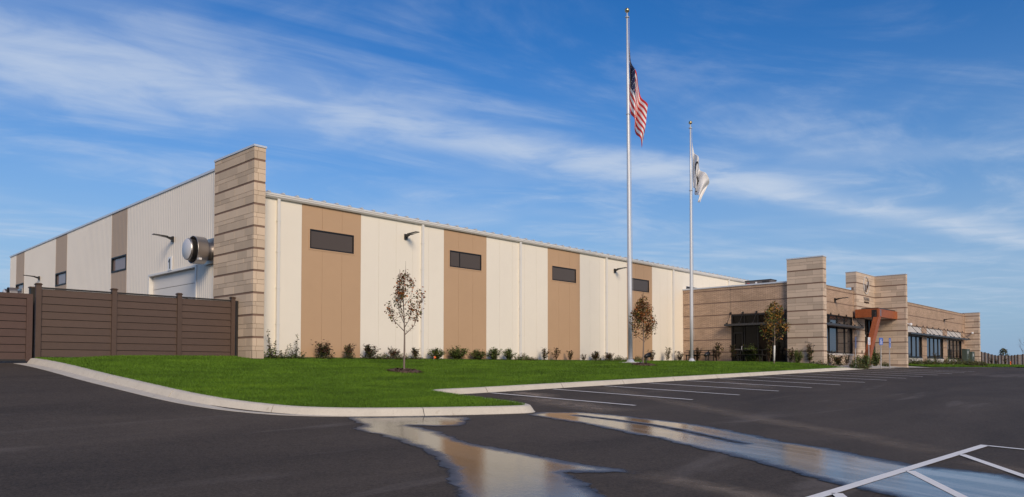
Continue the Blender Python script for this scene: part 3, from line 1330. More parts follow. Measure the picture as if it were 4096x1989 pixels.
# ------------------------------------------------------------------ office
OF = thing('office_building', 'low tan brick office wing with black awnings beside the warehouse', 'building', (OX, OY, Z0-.15))
GV = H(5.019)                                 # top of one recessed brick course; repeats every module
BT = H(5.175)
BTF = H(5.215)
FH = [(46.3, 53.30, H(.86), H(3.37)),                                     # front window by the entrance
      (64.7, 69.98, H(.76), H(3.33)), (71.36, 76.74, H(.76), H(3.33)), (78.13, 83.55, H(.76), H(3.33))]
LH = [(19.08, 22.75, H(.0), H(3.345))]
DOORX = on_y(3460, 1350, 17.86).x
FH.append((DOORX, 57.2, H(-.5), H(3.39)))
FH.sort()


def brick_wall(axis, face, a0, a1, z0, z1, holes, m):
    g = GV
    while g-M_ > z0:
        g -= M_
    edges = []
    zz_ = z0
    gg = g
    while zz_ < z1-.001:
        top = min(gg-.062, z1)
        if top > zz_+.01:
            x = a0
            for h in sorted(holes)+[(a1, a1, -9, 99)]:
                if h[2] <= zz_+1e-6 and h[3] >= top-1e-6:
                    if h[0]-x > .02:
                        holed(MB(), axis, face, face+.10, x, h[0], zz_, top, holes).build('brick_band', m, OF)
                    x = h[1]
        zz_ = gg
        gg += M_
    mb = holed(MB(), axis, face+.035, face+.24, a0+.03, a1-.03, z0, z1-.01, holes)
    mb.build('wall_core', 'groove_course', OF)


brick_wall('y', OX, 18.2, WY-.01, Z0-.5, BT, LH, 'brick_y')
brick_wall('x', OY, 45.0, 85.0, Z0-.5, BTF, FH, 'brick_x')
for Y in (22.80, 19.02):
    MB().box(OX-.0035, OX+.05, Y-.008, Y+.008, H(3.40), BT-.002).build('control_joint', 'joint', OF)
MB().box(OX-.05, OX+.32, 18.9, WY-.02, BT+.002, BT+.085).build('parapet_cap', 'cap_metal', OF)
MB().box(45.2, 84.98, OY-.03, OY+.3, BTF+.002, BTF+.035).build('parapet_cap', 'rib_tan', OF)
MB().box(OX+.1, 85.0, OY+.2, WY-.05, H(4.7), H(4.85)).build('roof', 'roof_metal', OF)
MB().box(84.76, 85.0, OY+.3, WY, Z0-.4, BT).build('end_wall', 'brick_y', OF)
# storefront glazing on the left wall
sf = window(OF, 'y', OX-.01, 19.08, 22.75, Z0-.03, H(3.345), 'glass_dark', mull=(21.86, 20.95, 20.0), rails=(H(2.62),), fw=.09, dep=.12, name='storefront')
mb = MB()
for a, b_, c, d in ((21.95, 22.02, H(.33), H(2.2)), (22.52, 22.59, H(.33), H(2.2))):
    mb.box(OX-.03, OX+.02, a, b_, c, d)
mb.box(OX-.03, OX+.02, 22.02, 22.52, H(2.1), H(2.2)).box(OX-.03, OX+.02, 22.02, 22.52, H(.33), H(.5))
dr = mb.build('door', 'black_frame', OF)
mb = MB().tube([(OX-.03, 22.0, H(1.0)), (OX-.10, 22.0, H(1.03)), (OX-.10, 22.0, H(1.27)), (OX-.03, 22.0, H(1.3))], .018, 6)
mb.build('handle', 'steel_white', dr)
MB().box(OX-.06, OX-.03, 22.02, 22.5, H(1.08), H(1.12)).build('push_bar', 'letter_grey', dr)
window(OF, 'x', OY+.06, 46.3, 53.30, H(.86), H(3.37), 'glass_office', mull=(47.9, 49.22, 50.63, 52.01), rails=(H(2.72),), fw=.06, dep=.12)
MB().box(46.28, 53.32, OY-.045, OY+.16, H(.74), H(.858)).build('sill', 'infill_panel', OF)
MB().box(46.3, 53.3, OY-.022, OY+.02, Z0-.45, H(.738)).build('apron', 'stone_office', OF)
for h in FH[2:]:
    n = 4
    mu = [h[0]+(h[1]-h[0])*i/n for i in range(1, n)]
    window(OF, 'x', OY+.07, h[0], h[1], h[2], H(2.56), 'glass_office', mull=mu, fw=.09, dep=.12)
    MB().box(h[0]+.002, h[1]-.002, OY+.05, OY+.2, H(2.562), h[3]-.002).build('infill_panel', 'infill_panel', OF)
    MB().box(h[0]-.03, h[1]+.03, OY-.05, OY+.18, H(.70), H(.758)).build('sill', 'awning_metal', OF)
    MB().box(h[0], h[1], OY-.022, OY+.02, Z0-.45, H(.698)).build('apron', 'infill_panel', OF)


# awnings hung on rods
def awning(axis, a0, a1, anchors, dep=.62):
    mb = MB()
    z0, z1 = H(2.60), H(2.73)
    if axis == 'x':
        mb.box(a0, a1, OY-dep, OY-dep+.05, z0, z1).box(a0, a1, OY-.07, OY-.012, z0, z1)
        mb.box(a0, a0+.05, OY-dep+.05, OY-.07, z0, z1).box(a1-.05, a1, OY-dep+.05, OY-.07, z0, z1)
    else:
        mb.box(OX-dep, OX-dep+.05, a0, a1, z0, z1).box(OX-.07, OX-.012, a0, a1, z0, z1)
        mb.box(OX-dep+.05, OX-.07, a0, a0+.05, z0, z1).box(OX-dep+.05, OX-.07, a1-.05, a1, z0, z1)
    aw = mb.build('awning', 'awning_metal', OF)
    k = 0
    d = .10
    while d < dep-.06:
        mb = MB()
        if axis == 'x':
            mb.hexa([(a0+.05, OY-d, z0+.02), (a1-.05, OY-d, z0+.02), (a1-.05, OY-d+.012, z0+.02), (a0+.05, OY-d+.012, z0+.02),
                     (a0+.05, OY-d-.05, z0+.09), (a1-.05, OY-d-.05, z0+.09), (a1-.05, OY-d-.038, z0+.09), (a0+.05, OY-d-.038, z0+.09)])
        else:
            mb.box(OX-d-.05, OX-d+.012, a0+.05, a1-.05, z0+.05, z0+.065)
        mb.build('louvre', 'awning_metal', aw)
        d += .085
    for a in anchors:
        mb = MB()
        if axis == 'x':
            A, B = Vector((a, OY-.02, H(3.42))), Vector((a, OY-dep+.06, H(2.74)))
            mb.box(a-.05, a+.05, OY-.05, OY-.004, H(3.36), H(3.50))
        else:
            A, B = Vector((OX-.02, a, H(3.44))), Vector((OX-dep+.06, a, H(2.74)))
            mb.box(OX-.05, OX-.004, a-.05, a+.05, H(3.38), H(3.52))
        mb.tube([A, B], .016, 6)
        mb.box(B.x-.05, B.x+.05, B.y-.05, B.y+.05, B.z-.02, B.z+.06)
        mb.build('rod', 'black_metal', aw)
    return aw


awning('y', 18.98, 22.95, (22.78, 21.93, 21.01, 20.1, 19.14))
awning('x', 46.3, 53.6, (47.8, 49.22, 50.63, 52.0, 53.44))
awning('x', 64.5, 70.85, (66.5, 68.36, 70.2))
awning('x', 70.90, 77.5, (71.4, 73.22, 75.1, 77.0))
awning('x', 77.55, 84.2, (78.19, 80.08, 81.91, 83.78))

# ------------------------------------------------------------------ office stone towers and entrance walls
ST = H(6.53)
GO = H(5.832)
TW = thing('stone_tower', 'square stone block tower at the near office corner', 'stone tower', (44.9, 17.5, Z0-.2))
MB().box(44.612, 45.10, 16.784, 18.94, Z0-.6, ST-.01).build('core', 'mortar', TW)
masonry(TW, 'y', 44.60, lambda z: (16.77, 18.95), GO, M_, Z0-.5, ST, 1.06, 11, 'stone_office')
masonry(TW, 'x', 16.77, lambda z: (44.60, 45.12), GO, M_, Z0-.5, ST, .55, 12, 'stone_office')
MB().box(44.57, 45.15, 16.74, 18.98, ST+.002, ST+.07).build('coping', 'cap_metal', TW)

EN = thing('entrance_wall', 'stepped stone entrance walls carrying the round emblem', 'stone wall', (55.5, 17.5, Z0-.2))
AY, BX = 17.86, 57.30
doorx = on_y(3460, 1350, AY).x
MB().box(53.512, BX+.30, AY+.014, AY+.34, H(3.42), ST-.01).build('core', 'mortar', EN)
MB().box(53.512, doorx-.01, AY+.014, AY+.30, Z0-.6, H(3.42)).build('core', 'mortar', EN)
MB().box(BX+.012, BX+.37, 15.80, AY+.01, Z0-.6, ST-.012).build('core', 'mortar', EN)
masonry(EN, 'x', AY, lambda z: (53.50, BX) if z > H(3.393) else (53.50, doorx), GO, M_, Z0-.5, ST, 1.05, 21, 'stone_office')
masonry(EN, 'y', BX, lambda z: (15.79, AY-.002), GO, M_, Z0-.5, ST, 1.05, 22, 'stone_office')
masonry(EN, 'x', 15.79, lambda z: (BX, BX+.38), GO, M_, Z0-.5, ST, .5, 23, 'stone_office')
masonry(EN, 'y', 53.50, lambda z: (AY, 18.56 if z > H(5.55) else 18.04), GO, M_, H(.1), ST, 1.05, 24, 'stone_office')
MB().box(53.52, 54.1, AY+.35, 18.55, H(5.55), ST-.01).build('core', 'mortar', EN)
MB().box(53.47, 54.13, AY-.03, 18.59, ST+.002, ST+.045).build('coping', 'cap_metal', EN)
MB().box(54.135, BX+.4, AY-.03, AY+.36, ST+.002, ST+.045).build('coping', 'cap_metal', EN)
MB().box(BX-.03, BX+.41, 15.76, AY-.035, ST+.002, ST+.05).build('coping', 'cap_metal', EN)
# recessed entrance door
window(EN, 'x', AY+.22, doorx, BX-.02, Z0-.1, H(3.39), 'glass_dark', mull=(doorx+.95,), rails=(H(2.4),), fw=.08, dep=.1, name='entrance_door')
MB().box(doorx+.3, doorx+.62, AY+.16, AY+.18, H(2.12), H(2.26)).build('number_plate', 'infill_panel', EN)
MB().box(doorx-.75, doorx-.62, AY-.03, AY-.004, H(.92), H(1.12)).build('call_box', 'black_metal', EN)

FP = thing('end_pier', 'slim stone pier closing the far end of the office wing', 'stone pier', (85.1, 17.3, Z0-.2))
MB().box(84.83, 85.28, 16.83, 18.3, Z0-.6, H(5.31)).build('core', 'mortar', FP)
masonry(FP, 'y', 84.82, lambda z: (16.80, 18.04), H(5.03), .571, Z0-.5, H(5.32), .66, 31, 'stone_office', courses=(.5, .5))
masonry(FP, 'x', 16.80, lambda z: (84.82, 85.30), H(5.03), .571, Z0-.5, H(5.32), .55, 32, 'stone_office', courses=(.5, .5))
MB().box(84.79, 85.33, 16.77, 18.3, H(5.322), H(5.36)).build('coping', 'cap_metal', FP)


# ------------------------------------------------------------------ wall emblem and lettering
def text_mesh(txt, size, m, extrude=.012):
    cu = bpy.data.curves.new('t', 'FONT')
    cu.body = txt
    cu.size = size
    cu.extrude = extrude
    cu.align_x = 'CENTER'
    ob = bpy.data.objects.new('t', cu)
    COL.objects.link(ob)
    bpy.context.view_layer.update()
    me = bpy.data.meshes.new_from_object(ob.evaluated_get(bpy.context.evaluated_depsgraph_get()))
    bpy.data.objects.remove(ob, do_unlink=True)
    bpy.data.curves.remove(cu)
    me.materials.clear()
    me.materials.append(MATS[m])
    return me


def pixA(x, y):
    return on_y(3380+x/5.003, 1050+y/5.003, AY)


ec = pixA(415, 462)
em = thing('wall_emblem', 'metal ring with slanted leaf strokes and lettering on the entrance wall', 'emblem', (ec.x, AY-.03, ec.z))
mb = MB()
R1, R0 = .62, .565
n = 40
for i in range(n):
    a0, a1 = 2*math.pi*i/n, 2*math.pi*(i+1)/n
    q = lambda r, a, y: (r*math.cos(a)*.92, y, r*math.sin(a))
    mb.hexa([q(R0, a0, -.03), q(R1, a0, -.03), q(R1, a0, .02), q(R0, a0, .02), q(R0, a1, -.03), q(R1, a1, -.03), q(R1, a1, .02), q(R0, a1, .02)])
mb.build('ring', 'emblem_light', em, local=True)


def leafshape(cx, cz, h, wd, lean, m):
    mb = MB()
    L, Rr = [], []
    for i in range(9):
        t = i/8
        z = cz-h/2+h*t
        wv = wd*math.sin(math.pi*min(max(t, .04), .96))**.7
        x = cx+lean*(t-.5)
        L.append((x-wv/2, z))
        Rr.append((x+wv/2, z))
    for i in range(8):
        (a, za), (b, zb), (c, zc_), (d, zd) = L[i], L[i+1], Rr[i+1], Rr[i]
        mb.hexa([(a, -.035, za), (d, -.035, zd), (d, .02, zd), (a, .02, za), (b, -.035, zb), (c, -.035, zc_), (c, .02, zc_), (b, .02, zb)])
    mb.build('stroke', m, em, local=True)


leafshape(-.22, -.22, .50, .17, .10, 'emblem_dark')
leafshape(.02, -.20, .50, .17, .10, 'emblem_dark')
leafshape(.26, .04, .56, .20, .22, 'emblem_dark')
leafshape(-.36, -.18, .42, .09, .06, 'emblem_light')
leafshape(-.10, -.16, .48, .09, .08, 'emblem_light')
leafshape(.12, .06, .42, .09, .16, 'emblem_light')
lz = pixA(425, 770)
for txt, px_, sz, m in (('VRANA', (427, 768), .36, 'letter_grey'), ('companies', (427, 818), .235, 'emblem_dark')):
    p = pixA(*px_)
    o = link('lettering', text_mesh(txt, sz, m), em, local=True)
    o.rotation_euler = (rad(90), 0, 0)
    o.location = (p.x-ec.x, .015, p.z-ec.z)

# ------------------------------------------------------------------ timber canopy at the entrance
cy0 = 16.36
nc = on_y(3380+668/5.003, 1050+940/5.003, cy0)
x0 = nc.x
zt1, zb1 = H(3.90), H(3.36)
TC = thing('timber_canopy', 'orange timber beam canopy on a leaning timber post at the entrance', 'canopy', (51.2, cy0, Z0-.25))
MB().box(x0+.302, BX-.002, cy0, cy0+.28, zb1, zt1).build('beam', 'timber', TC)
MB().box(x0, x0+.30, cy0-.02, AY-.002, zb1-.02, zt1+.01).build('beam', 'timber', TC)
MB().box(x0+.02, BX-.35, cy0+.02, AY-.4, zt1+.012, zt1+.07).build('roof_edge', 'black_metal', TC)
pt, pb = Vector((x0+.16, cy0+.12, zb1-.03)), Vector((x0-2.35, cy0+.12, Z0-.35))
MB().hexa([pb+Vector((-.28, -.16, 0)), pb+Vector((.30, -.16, 0)), pb+Vector((.30, .16, 0)), pb+Vector((-.28, .16, 0)),
           pt+Vector((-.34, -.16, 0)), pt+Vector((.24, -.16, 0)), pt+Vector((.24, .16, 0)), pt+Vector((-.34, .16, 0))]).build('post', 'timber', TC)
mb = MB().box(x0-.012, x0-.002, cy0+.10, cy0+.42, zb1-.25, zt1-.06)
pl = mb.build('steel_plate', 'bolt_steel', TC)
for i in range(5):
    MB().lathe([(.018, -.02), (.018, -.012), (0, -.02)], 8, 'x', (x0-.002, cy0+.2, zb1-.18+i*.12)).build('bolt', 'steel', pl)
MB().box(x0+.36, x0+.56, cy0-.012, cy0-.002, zb1+.05, zt1-.05).build('steel_plate', 'steel', TC)

# ------------------------------------------------------------------ fence and gate on the left
FE = thing('privacy_fence', 'brown composite board fence between the gate and the stone pier', 'fence', (9.7, 26.45, Z0))
posts = [6.60, 8.78, 10.91, 12.87]
gz = [H(.10), H(.30), H(.34), H(.35)]
for X, z in zip(posts, gz):
    p = MB().box(X-.075, X+.075, 26.33, 26.48, z-.2, H(2.50)).build('post', 'fence_brown', FE)
    MB().hexa([(X-.085, 26.315, H(2.50)), (X+.085, 26.315, H(2.50)), (X+.085, 26.495, H(2.50)), (X-.085, 26.495, H(2.50)),
               (X-.10, 26.30, H(2.535)), (X+.10, 26.30, H(2.535)), (X+.10, 26.51, H(2.535)), (X-.10, 26.51, H(2.535))]).box(X-.07, X+.07, 26.33, 26.48, H(2.535), H(2.56)).build('post_cap', 'fence_brown', p)
for i in range(3):
    a, b_ = posts[i]+.078, posts[i+1]-.078
    MB().box(a, b_, 26.425, 26.445, H(.28), H(2.36)).build('backing', 'fence_dark', FE)
    MB().box(a, b_, 26.36, 26.45, H(2.395), H(2.44)).build('top_rail', 'fence_dark', FE)
    z = H(2.392)
    k = 0
    while z > H(.32):
        lo = z-.228
        MB().hexa([(a, 26.375, lo), (b_, 26.375, lo), (b_, 26.42, lo), (a, 26.42, lo), (a, 26.40, z-.008), (b_, 26.40, z-.008), (b_, 26.42, z-.008), (a, 26.42, z-.008)]).build('board', 'fence_brown', FE)
        z -= .235
        k += 1
    MB().box(a, b_, 26.37, 26.44, H(.20), H(.278)).build('bottom_rail', 'fence_dark', FE)
MB().box(13.0, 13.075, 26.36, 26.45, H(.3), H(2.42)).build('wall_channel', 'fence_dark', FE)
GT = thing('sliding_gate', 'reddish brown board gate at the left edge, lower than the fence', 'gate', (4.0, 26.2, H(.1)))
gx0, gx1, gz0, gz1 = -2.0, 6.40, H(.13), H(2.19)
MB().box(gx1-.16, gx1, 26.15, 26.25, gz0, gz1).build('stile', 'gate_brown', GT)
MB().box(gx0, gx0+.16, 26.15, 26.25, gz0, gz1).build('stile', 'gate_brown', GT)
MB().box(gx0+.16, gx1-.16, 26.155, 26.25, gz1-.14, gz1).build('rail', 'gate_brown', GT)
MB().box(gx0+.16, gx1-.16, 26.155, 26.25, gz0, gz0+.06).build('rail', 'fence_dark', GT)
MB().box(gx0+.16, gx1-.16, 26.215, 26.235, gz0+.06, gz1-.14).build('backing', 'fence_dark', GT)
z = gz1-.145
while z > gz0+.1:
    lo = max(z-.226, gz0+.062)
    MB().hexa([(gx0+.165, 26.17, lo), (gx1-.165, 26.17, lo), (gx1-.165, 26.21, lo), (gx0+.165, 26.21, lo),
               (gx0+.165, 26.19, z-.01), (gx1-.165, 26.19, z-.01), (gx1-.165, 26.21, z-.01), (gx0+.165, 26.21, z-.01)]).build('board', 'gate_brown', GT)
    z -= .234
GP = thing('gate_post', 'dark gate post half hidden behind the first fence post', 'post', (6.33, 26.75, H(.1)))
MB().box(6.45, 6.69, 26.62, 26.83, H(-.2), H(2.42)).build('shaft', 'fence_dark', GP)
MB().box(6.43, 6.71, 26.60, 26.85, H(2.422), H(2.46)).build('post_cap', 'fence_brown', GP)


# ------------------------------------------------------------------ exhaust fans on the gable
def fan(Y, Zc, label):
    t = thing('exhaust_fan', label, 'exhaust fan', (GX-.04, Y, Zc), group='wall exhaust fans')
    MB().box(-.08, -.005, -.50, .50, -.50, .50).build('flange', 'steel', t, local=True)
    MB().lathe([(.36, -.08), (.36, -.22), (.50, -.34), (.54, -.36)], 36, 'x').build('collar', 'steel', t, smooth=True, local=True)
    MB().lathe([(.54, -.30), (.545, -.36), (.545, -.72), (.55, -.74), (.53, -.74), (.52, -.72), (.52, -.36)], 40, 'x').build('hood', 'steel', t, smooth=True, local=True)
    MB().lathe([(.40, -.30), (.40, -.86), (.43, -.87), (.43, -.93), (.41, -.96)], 36, 'x').build('motor_drum', 'steel', t, smooth=True, local=True)
    MB().lathe([(.415, -.955), (.38, -.985), (.0, -.99)], 36, 'x').build('end_cap', 'steel_white', t, smooth=True, local=True)
    MB().box(-.72, -.60, -.56, -.40, -.44, -.36).build('bracket', 'steel_white', t, local=True)
    return t


fan(29.18, H(4.58), 'round steel exhaust fan beside the stone pier above the dock door')
fan(57.1, H(4.58), 'far steel exhaust fan peeking over the brown gate')

# door number
pp = on_x(685, 1056, GX)
NP = thing('number_sign', 'white plate with a black number 1 above the dock door', 'sign', (GX-.05, pp.y, pp.z))
MB().box(-.02, .02, -.21, .21, -.30, .30).build('plate', 'sign_white', NP, local=True)
mb = MB().box(-.028, -.021, -.045, .035, -.22, .22)
mb.hexa([(-.028, .035, .10), (-.028, .13, .06), (-.021, .13, .06), (-.021, .035, .10), (-.028, .035, .22), (-.028, .13, .13), (-.021, .13, .13), (-.021, .035, .22)])
mb.build('numeral', 'black_metal', NP, local=True)


# ------------------------------------------------------------------ wall lamps
def lamp():
    t = thing('wall_lamp', '', 'wall lamp', group='area lights on the walls')
    MB().box(-.08, .08, -.07, 0, -.13, .11).build('wall_bracket', 'black_metal', t, local=True)
    MB().hexa([(-.05, -.07, -.05), (.05, -.07, -.05), (.05, -.07, .07), (-.05, -.07, .07), (-.05, -.30, .04), (.05, -.30, .04), (.05, -.30, .09), (-.05, -.30, .09)]).build('arm', 'black_metal', t, local=True)
    hd = MB().hexa([(-.12, -.26, .045), (.12, -.26, .045), (.10, -.86, .095), (-.10, -.86, .095), (-.12, -.26, .10), (.12, -.26, .10), (.10, -.86, .125), (-.10, -.86, .125)]).build('head', 'black_metal', t, local=True)
    MB().hexa([(-.09, -.50, .058), (.09, -.50, .058), (.08, -.80, .083), (-.08, -.80, .083), (-.09, -.50, .066), (.09, -.50, .066), (.08, -.80, .09), (-.08, -.80, .09)]).build('lens', 'lamp_lens', hd, local=True)
    return t


L0 = lamp()
spots = [(on_y(1622, 947, WY-.01), 0, 'black area light on the cream warehouse wall behind the first young tree'),
         (on_y(2458, 1083, WY-.01), 0, 'black area light on the cream warehouse wall left of the tall flagpole'),
         (on_x(693, 957, GX-.03), rad(-90), 'black area light on the ribbed gable above the number plate'),
         (on_x(158, 1113, GX-.03), rad(-90), 'far black area light on the ribbed gable above the gate'),
         (on_y(3338, 1200, OY-.002), 0, 'black area light on the brick beside the stone tower'),
         (on_y(3775, 1281, OY-.002), 0, 'black area light on the brick above the office wing awnings')]
for i, (p, rz, lab) in enumerate(spots):
    if i == 0:
        L0.location = p
        L0['label'] = lab
    else:
        dup(L0, p, rz, lab)

# security cameras
for p, lab in ((Vector((BX+.30, 15.785, H(2.98))), 'white dome camera on the corner of the entrance wall'),
               (Vector((84.815, 17.35, H(3.32))), 'small white camera on the far end pier')):
    t = thing('security_camera', lab, 'camera', p, rad(-90) if p.x > 80 else 0, 'wall cameras')
    MB().box(-.05, .05, -.22, 0, .02, .08).build('bracket', 'sign_white', t, local=True)
    MB().lathe([(0, .10), (.09, .08), (.11, .02), (.11, -.04), (.07, -.10), (0, -.12)], 14, 'z', (0, -.20, 0)).build('dome', 'sign_white', t, smooth=True, local=True)

# ------------------------------------------------------------------ roof-top unit
rx, ryA = 52.0, 23.3
RT = thing('rooftop_unit', 'dark rooftop air unit behind the office parapet', 'air unit', (52.5, 24.3, H(4.85)))
c1_ = on_x(3082, 1116, rx)
MB().box(rx, rx+1.0, c1_.y, c1_.y+1.95, H(4.86), c1_.z-.05).build('casing', 'rtu', RT)
MB().box(rx-.03, rx+1.03, c1_.y-.03, c1_.y+1.98, c1_.z-.048, c1_.z).build('lid', 'rtu_dark', RT)
for i in range(9):
    y = c1_.y+.12+i*.06
    MB().box(rx-.012, rx-.002, y, y+.035, H(5.4), c1_.z-.10).build('louvre', 'rtu_dark', RT)
MB().box(rx-.012, rx-.002, c1_.y+1.60, c1_.y+1.80, c1_.z-.30, c1_.z-.20).build('badge', 'red', RT)
MB().box(rx-.012, rx-.002, c1_.y+1.02, c1_.y+1.16, c1_.z-.28, c1_.z-.14).build('label_plate', 'sign_white', RT)
MB().box(rx-.012, rx-.002, c1_.y+.76, c1_.y+.86, c1_.z-.46, c1_.z-.30).build('label_plate', 'sign_white', RT)

# ------------------------------------------------------------------ flagpoles and flags
def flagpole(key, xb, yb, xt, yt, ball_y, d, r0, r1, rb, label, ring_y):
    b = PLACED[key]
    top = at_d(xt, yt, d)
    t = thing('flagpole', label, 'flagpole', b, group='flagpoles on the lawn')
    L = top-b
    MB().tube([L*k for k in (0, .2, .4, .6, .8, 1.0)], [r0, r0, r0*.95, r0*.78, r0*.6+r1*.1, r1], 18).build('shaft', 'pole_white', t, smooth=True, local=True)
    MB().lathe([(r0*2.3, 0), (r0*2.3, .02), (r0*1.75, .06), (r0*1.3, .15), (r0*1.08, .17)], 20).build('base_collar', 'pole_white', t, smooth=True, local=True)
    MB().lathe([(r1*.4, 0), (r1*2.4, .02), (r1*2.4, .05), (r1*.8, .07), (r1*.6, .30), (0, .31)], 14, 'z', L).build('truck', 'pole_white', t, smooth=True, local=True)
    bc = at_d(xt, ball_y, d)-b
    MB().lathe([(rb*math.sin(math.pi*i/12), -rb*math.cos(math.pi*i/12)) for i in range(13)], 18, 'z', bc).build('ball', 'gold', t, smooth=True, local=True)
    side = Vector((_rt[0], _rt[1], 0))
    MB().tube([side*(r0+.05)+Vector((0, 0, 1.2)), L+side*(r1*2.2)], .008, 5).build('halyard', 'cord', t, local=True)
    rp = L*((b.z-at_d(xt, ring_y, d).z)/(b.z-top.z))
    MB().tube([rp+Vector((math.cos(a)*r1*2.2, math.sin(a)*r1*2.2, 0)) for a in [2*math.pi*i/14 for i in range(15)]], .012, 5).build('ring', 'cord', t, local=True)
    return t, b, L


d1, d2 = 38.5, 41.5
p1, b1, L1 = flagpole('pole1', 2522, 1451, 2508.5, 72, 42, d1, .115, .045, .125, 'taller white flagpole with gold ball flying the striped flag', 458)
p2, b2, L2 = flagpole('pole2', 2767, 1446, 2761.5, 515, 491, d2, .09, .04, .10, 'shorter white flagpole in front of the brick office wall', 763)
MB()
pad = MB().lathe([(0, .03), (.62, .03), (.64, .0), (.64, -.15)], 28, 'z', b1)
struct(pad.build('concrete_pad', 'walk_concrete'), 'round concrete pad under the tall flagpole')


def flag(name, label, d, A, B, C, D, nu, nv, pick, mats, fold):
    """limp cloth. pixel corners: A hoist top, B hoist bottom, C fly bottom, D fly top"""
    a, b, c, e = [at_d(*q, d) for q in (A, B, C, D)]
    fwd = Vector((_fw[0], _fw[1], 0)).normalized()
    sd = Vector((_rt[0], _rt[1], 0))
    mb = MB()
    for j in range(nv+1):
        v = j/nv
        for i in range(nu+1):
            u = i/nu
            p = a.lerp(b, v).lerp(e.lerp(c, v), u)
            ph = u*fold*2*math.pi+v*2.3
            amp = .30*min(1, u*3.5)*(1-.25*u)
            sag = .10*math.sin(math.pi*u)*(1-v)
            p = p+fwd*(amp*math.sin(ph)+.05*math.sin(ph*2.3+v*5))+sd*(.035*min(1, u*4)*math.cos(ph*1.0+.4)-sag*1.2)-Vector((0, 0, sag*1.4))
            mb.v.append(tuple(p))
    for j in range(nv):
        for i in range(nu):
            mb.f.append((j*(nu+1)+i, j*(nu+1)+i+1, (j+1)*(nu+1)+i+1, (j+1)*(nu+1)+i))
            mb.m.append(pick((i+.5)/nu, (j+.5)/nv, i, j))
    o = mb.build(name, mats, smooth=True)
    sol = o.modifiers.new('thick', 'SOLIDIFY')
    sol.thickness = .006
    return tag(o, label, 'flag', 'flags on the poles')


def us(u, v, i, j):
    if u < .4 and j < 28:
        ci, cj = int(u/.4*33), j
        if cj < 27 and ci % 3 == 1 and cj % 3 == 1 and ((ci//3)+(cj//3)) % 2 == 0:
            return 1
        return 2
    return 0 if (j//4) % 2 == 0 else 1


flag('striped_flag', 'limp red and white striped flag with a blue starred corner on the taller pole', d1, (2516, 172), (2519, 440), (2566, 590), (2588, 425), 84, 52, us, ['flag_red', 'flag_white', 'flag_blue'], 1.7)


def em_flag(u, v, i, j):
    x, y = (u-.40)*1.9, (v-.46)*1.15
    r = math.hypot(x, y)
    if .30 < r < .37:
        return 1
    if abs(x+.10-(y*-.12)) < .035 and -.14 < y < .18:
        return 1
    if abs(x-.02-(y*-.12)) < .035 and -.14 < y < .18:
        return 1
    if abs(x-.14-(y*-.4)) < .04 and -.22 < y < .14:
        return 1
    if .45 < y < .50 and -.3 < x < .3 and int((x+.3)*40) % 3:
        return 1
    return 0


flag('white_flag', 'limp white flag with a dark round emblem on the shorter pole', d2, (2769, 570), (2772, 745), (2800, 812), (2842, 728), 70, 46, em_flag, ['flag_white', 'flag_black'], 2.2)


# ------------------------------------------------------------------ small ground lights, markers, tables, signs, cabinets
def spotlight(p, lab):
    t = thing('ground_spotlight', lab, 'spotlight', p, group='ground spotlights')
    MB().tube([(0, 0, -.08), (0, 0, .34)], .03, 8).build('stake', 'black_metal', t, local=True)
    MB().tube([(-.05, .02, .33), (.0, .0, .40), (.16, -.06, .46)], [.09, .10, .12], 12).build('lamp_head', 'black_metal', t, smooth=True, local=True)
    MB().lathe([(.13, 0), (.13, .02), (0, .02)], 12, 'x', (.165, -.06, .46)).build('hood', 'black_metal', t, local=True)


q = at_d(2584, 1449, 37.6)
spotlight(Vector((q.x, q.y, zl(q.x, q.y))), 'black ground spotlight beside the tall flagpole')
q = at_d(2823, 1445, 42.6)
spotlight(Vector((q.x, q.y, zl(q.x, q.y))), 'black ground spotlight between shrubs in front of the brick wall')

q = on_y(1735, 1440, 25.55)
mk = thing('marker_flag', 'tiny orange marker flag by a green shrub on the lawn edge', 'marker', (q.x, q.y, zl(q.x, q.y)))
MB().tube([(0, 0, -.05), (.01, 0, .20)], .006, 5).build('wire', 'cord', mk, local=True)
MB().hexa([(.01, -.002, .08), (.12, -.03, .10), (.12, -.026, .10), (.01, .002, .08), (.01, -.002, .19), (.10, -.03, .17), (.10, -.026, .17), (.01, .002, .19)]).build('pennant', 'orange', mk, local=True)


def table(p, lab):
    t = thing('picnic_table', lab, 'picnic table', p, group='black picnic tables')
    for k in range(4):
        MB().box(-.38+k*.195, -.38+k*.195+.18, -.92, .92, .70, .735).build('top_slat', 'black_metal', t, local=True)
    for sx in (-.78, .56):
        MB().box(sx, sx+.23, -.92, .92, .42, .45).build('bench', 'black_metal', t, local=True)
    for y in (-.7, .7):
        for sx in (-1, 1):
            MB().bar((sx*.30, y, .70), (sx*.34, y, 0), .05).build('leg', 'black_metal', t, local=True)
        MB().box(-.72, .72, y-.025, y+.025, .37, .42).build('crossbar', 'black_metal', t, local=True)
        for sx in (-1, 1):
            MB().bar((sx*.66, y, .42), (sx*.68, y, 0), .045).build('bench_leg', 'black_metal', t, local=True)


for (px_, py_), lab in (((2805, 1443), 'black picnic table in front of the plain brick wall'), ((3015, 1447), 'black picnic table in front of the dark storefront glass')):
    q = on_x(px_, py_, 43.75)
    table(Vector((q.x, q.y, zl(q.x, q.y)+.035)), lab)


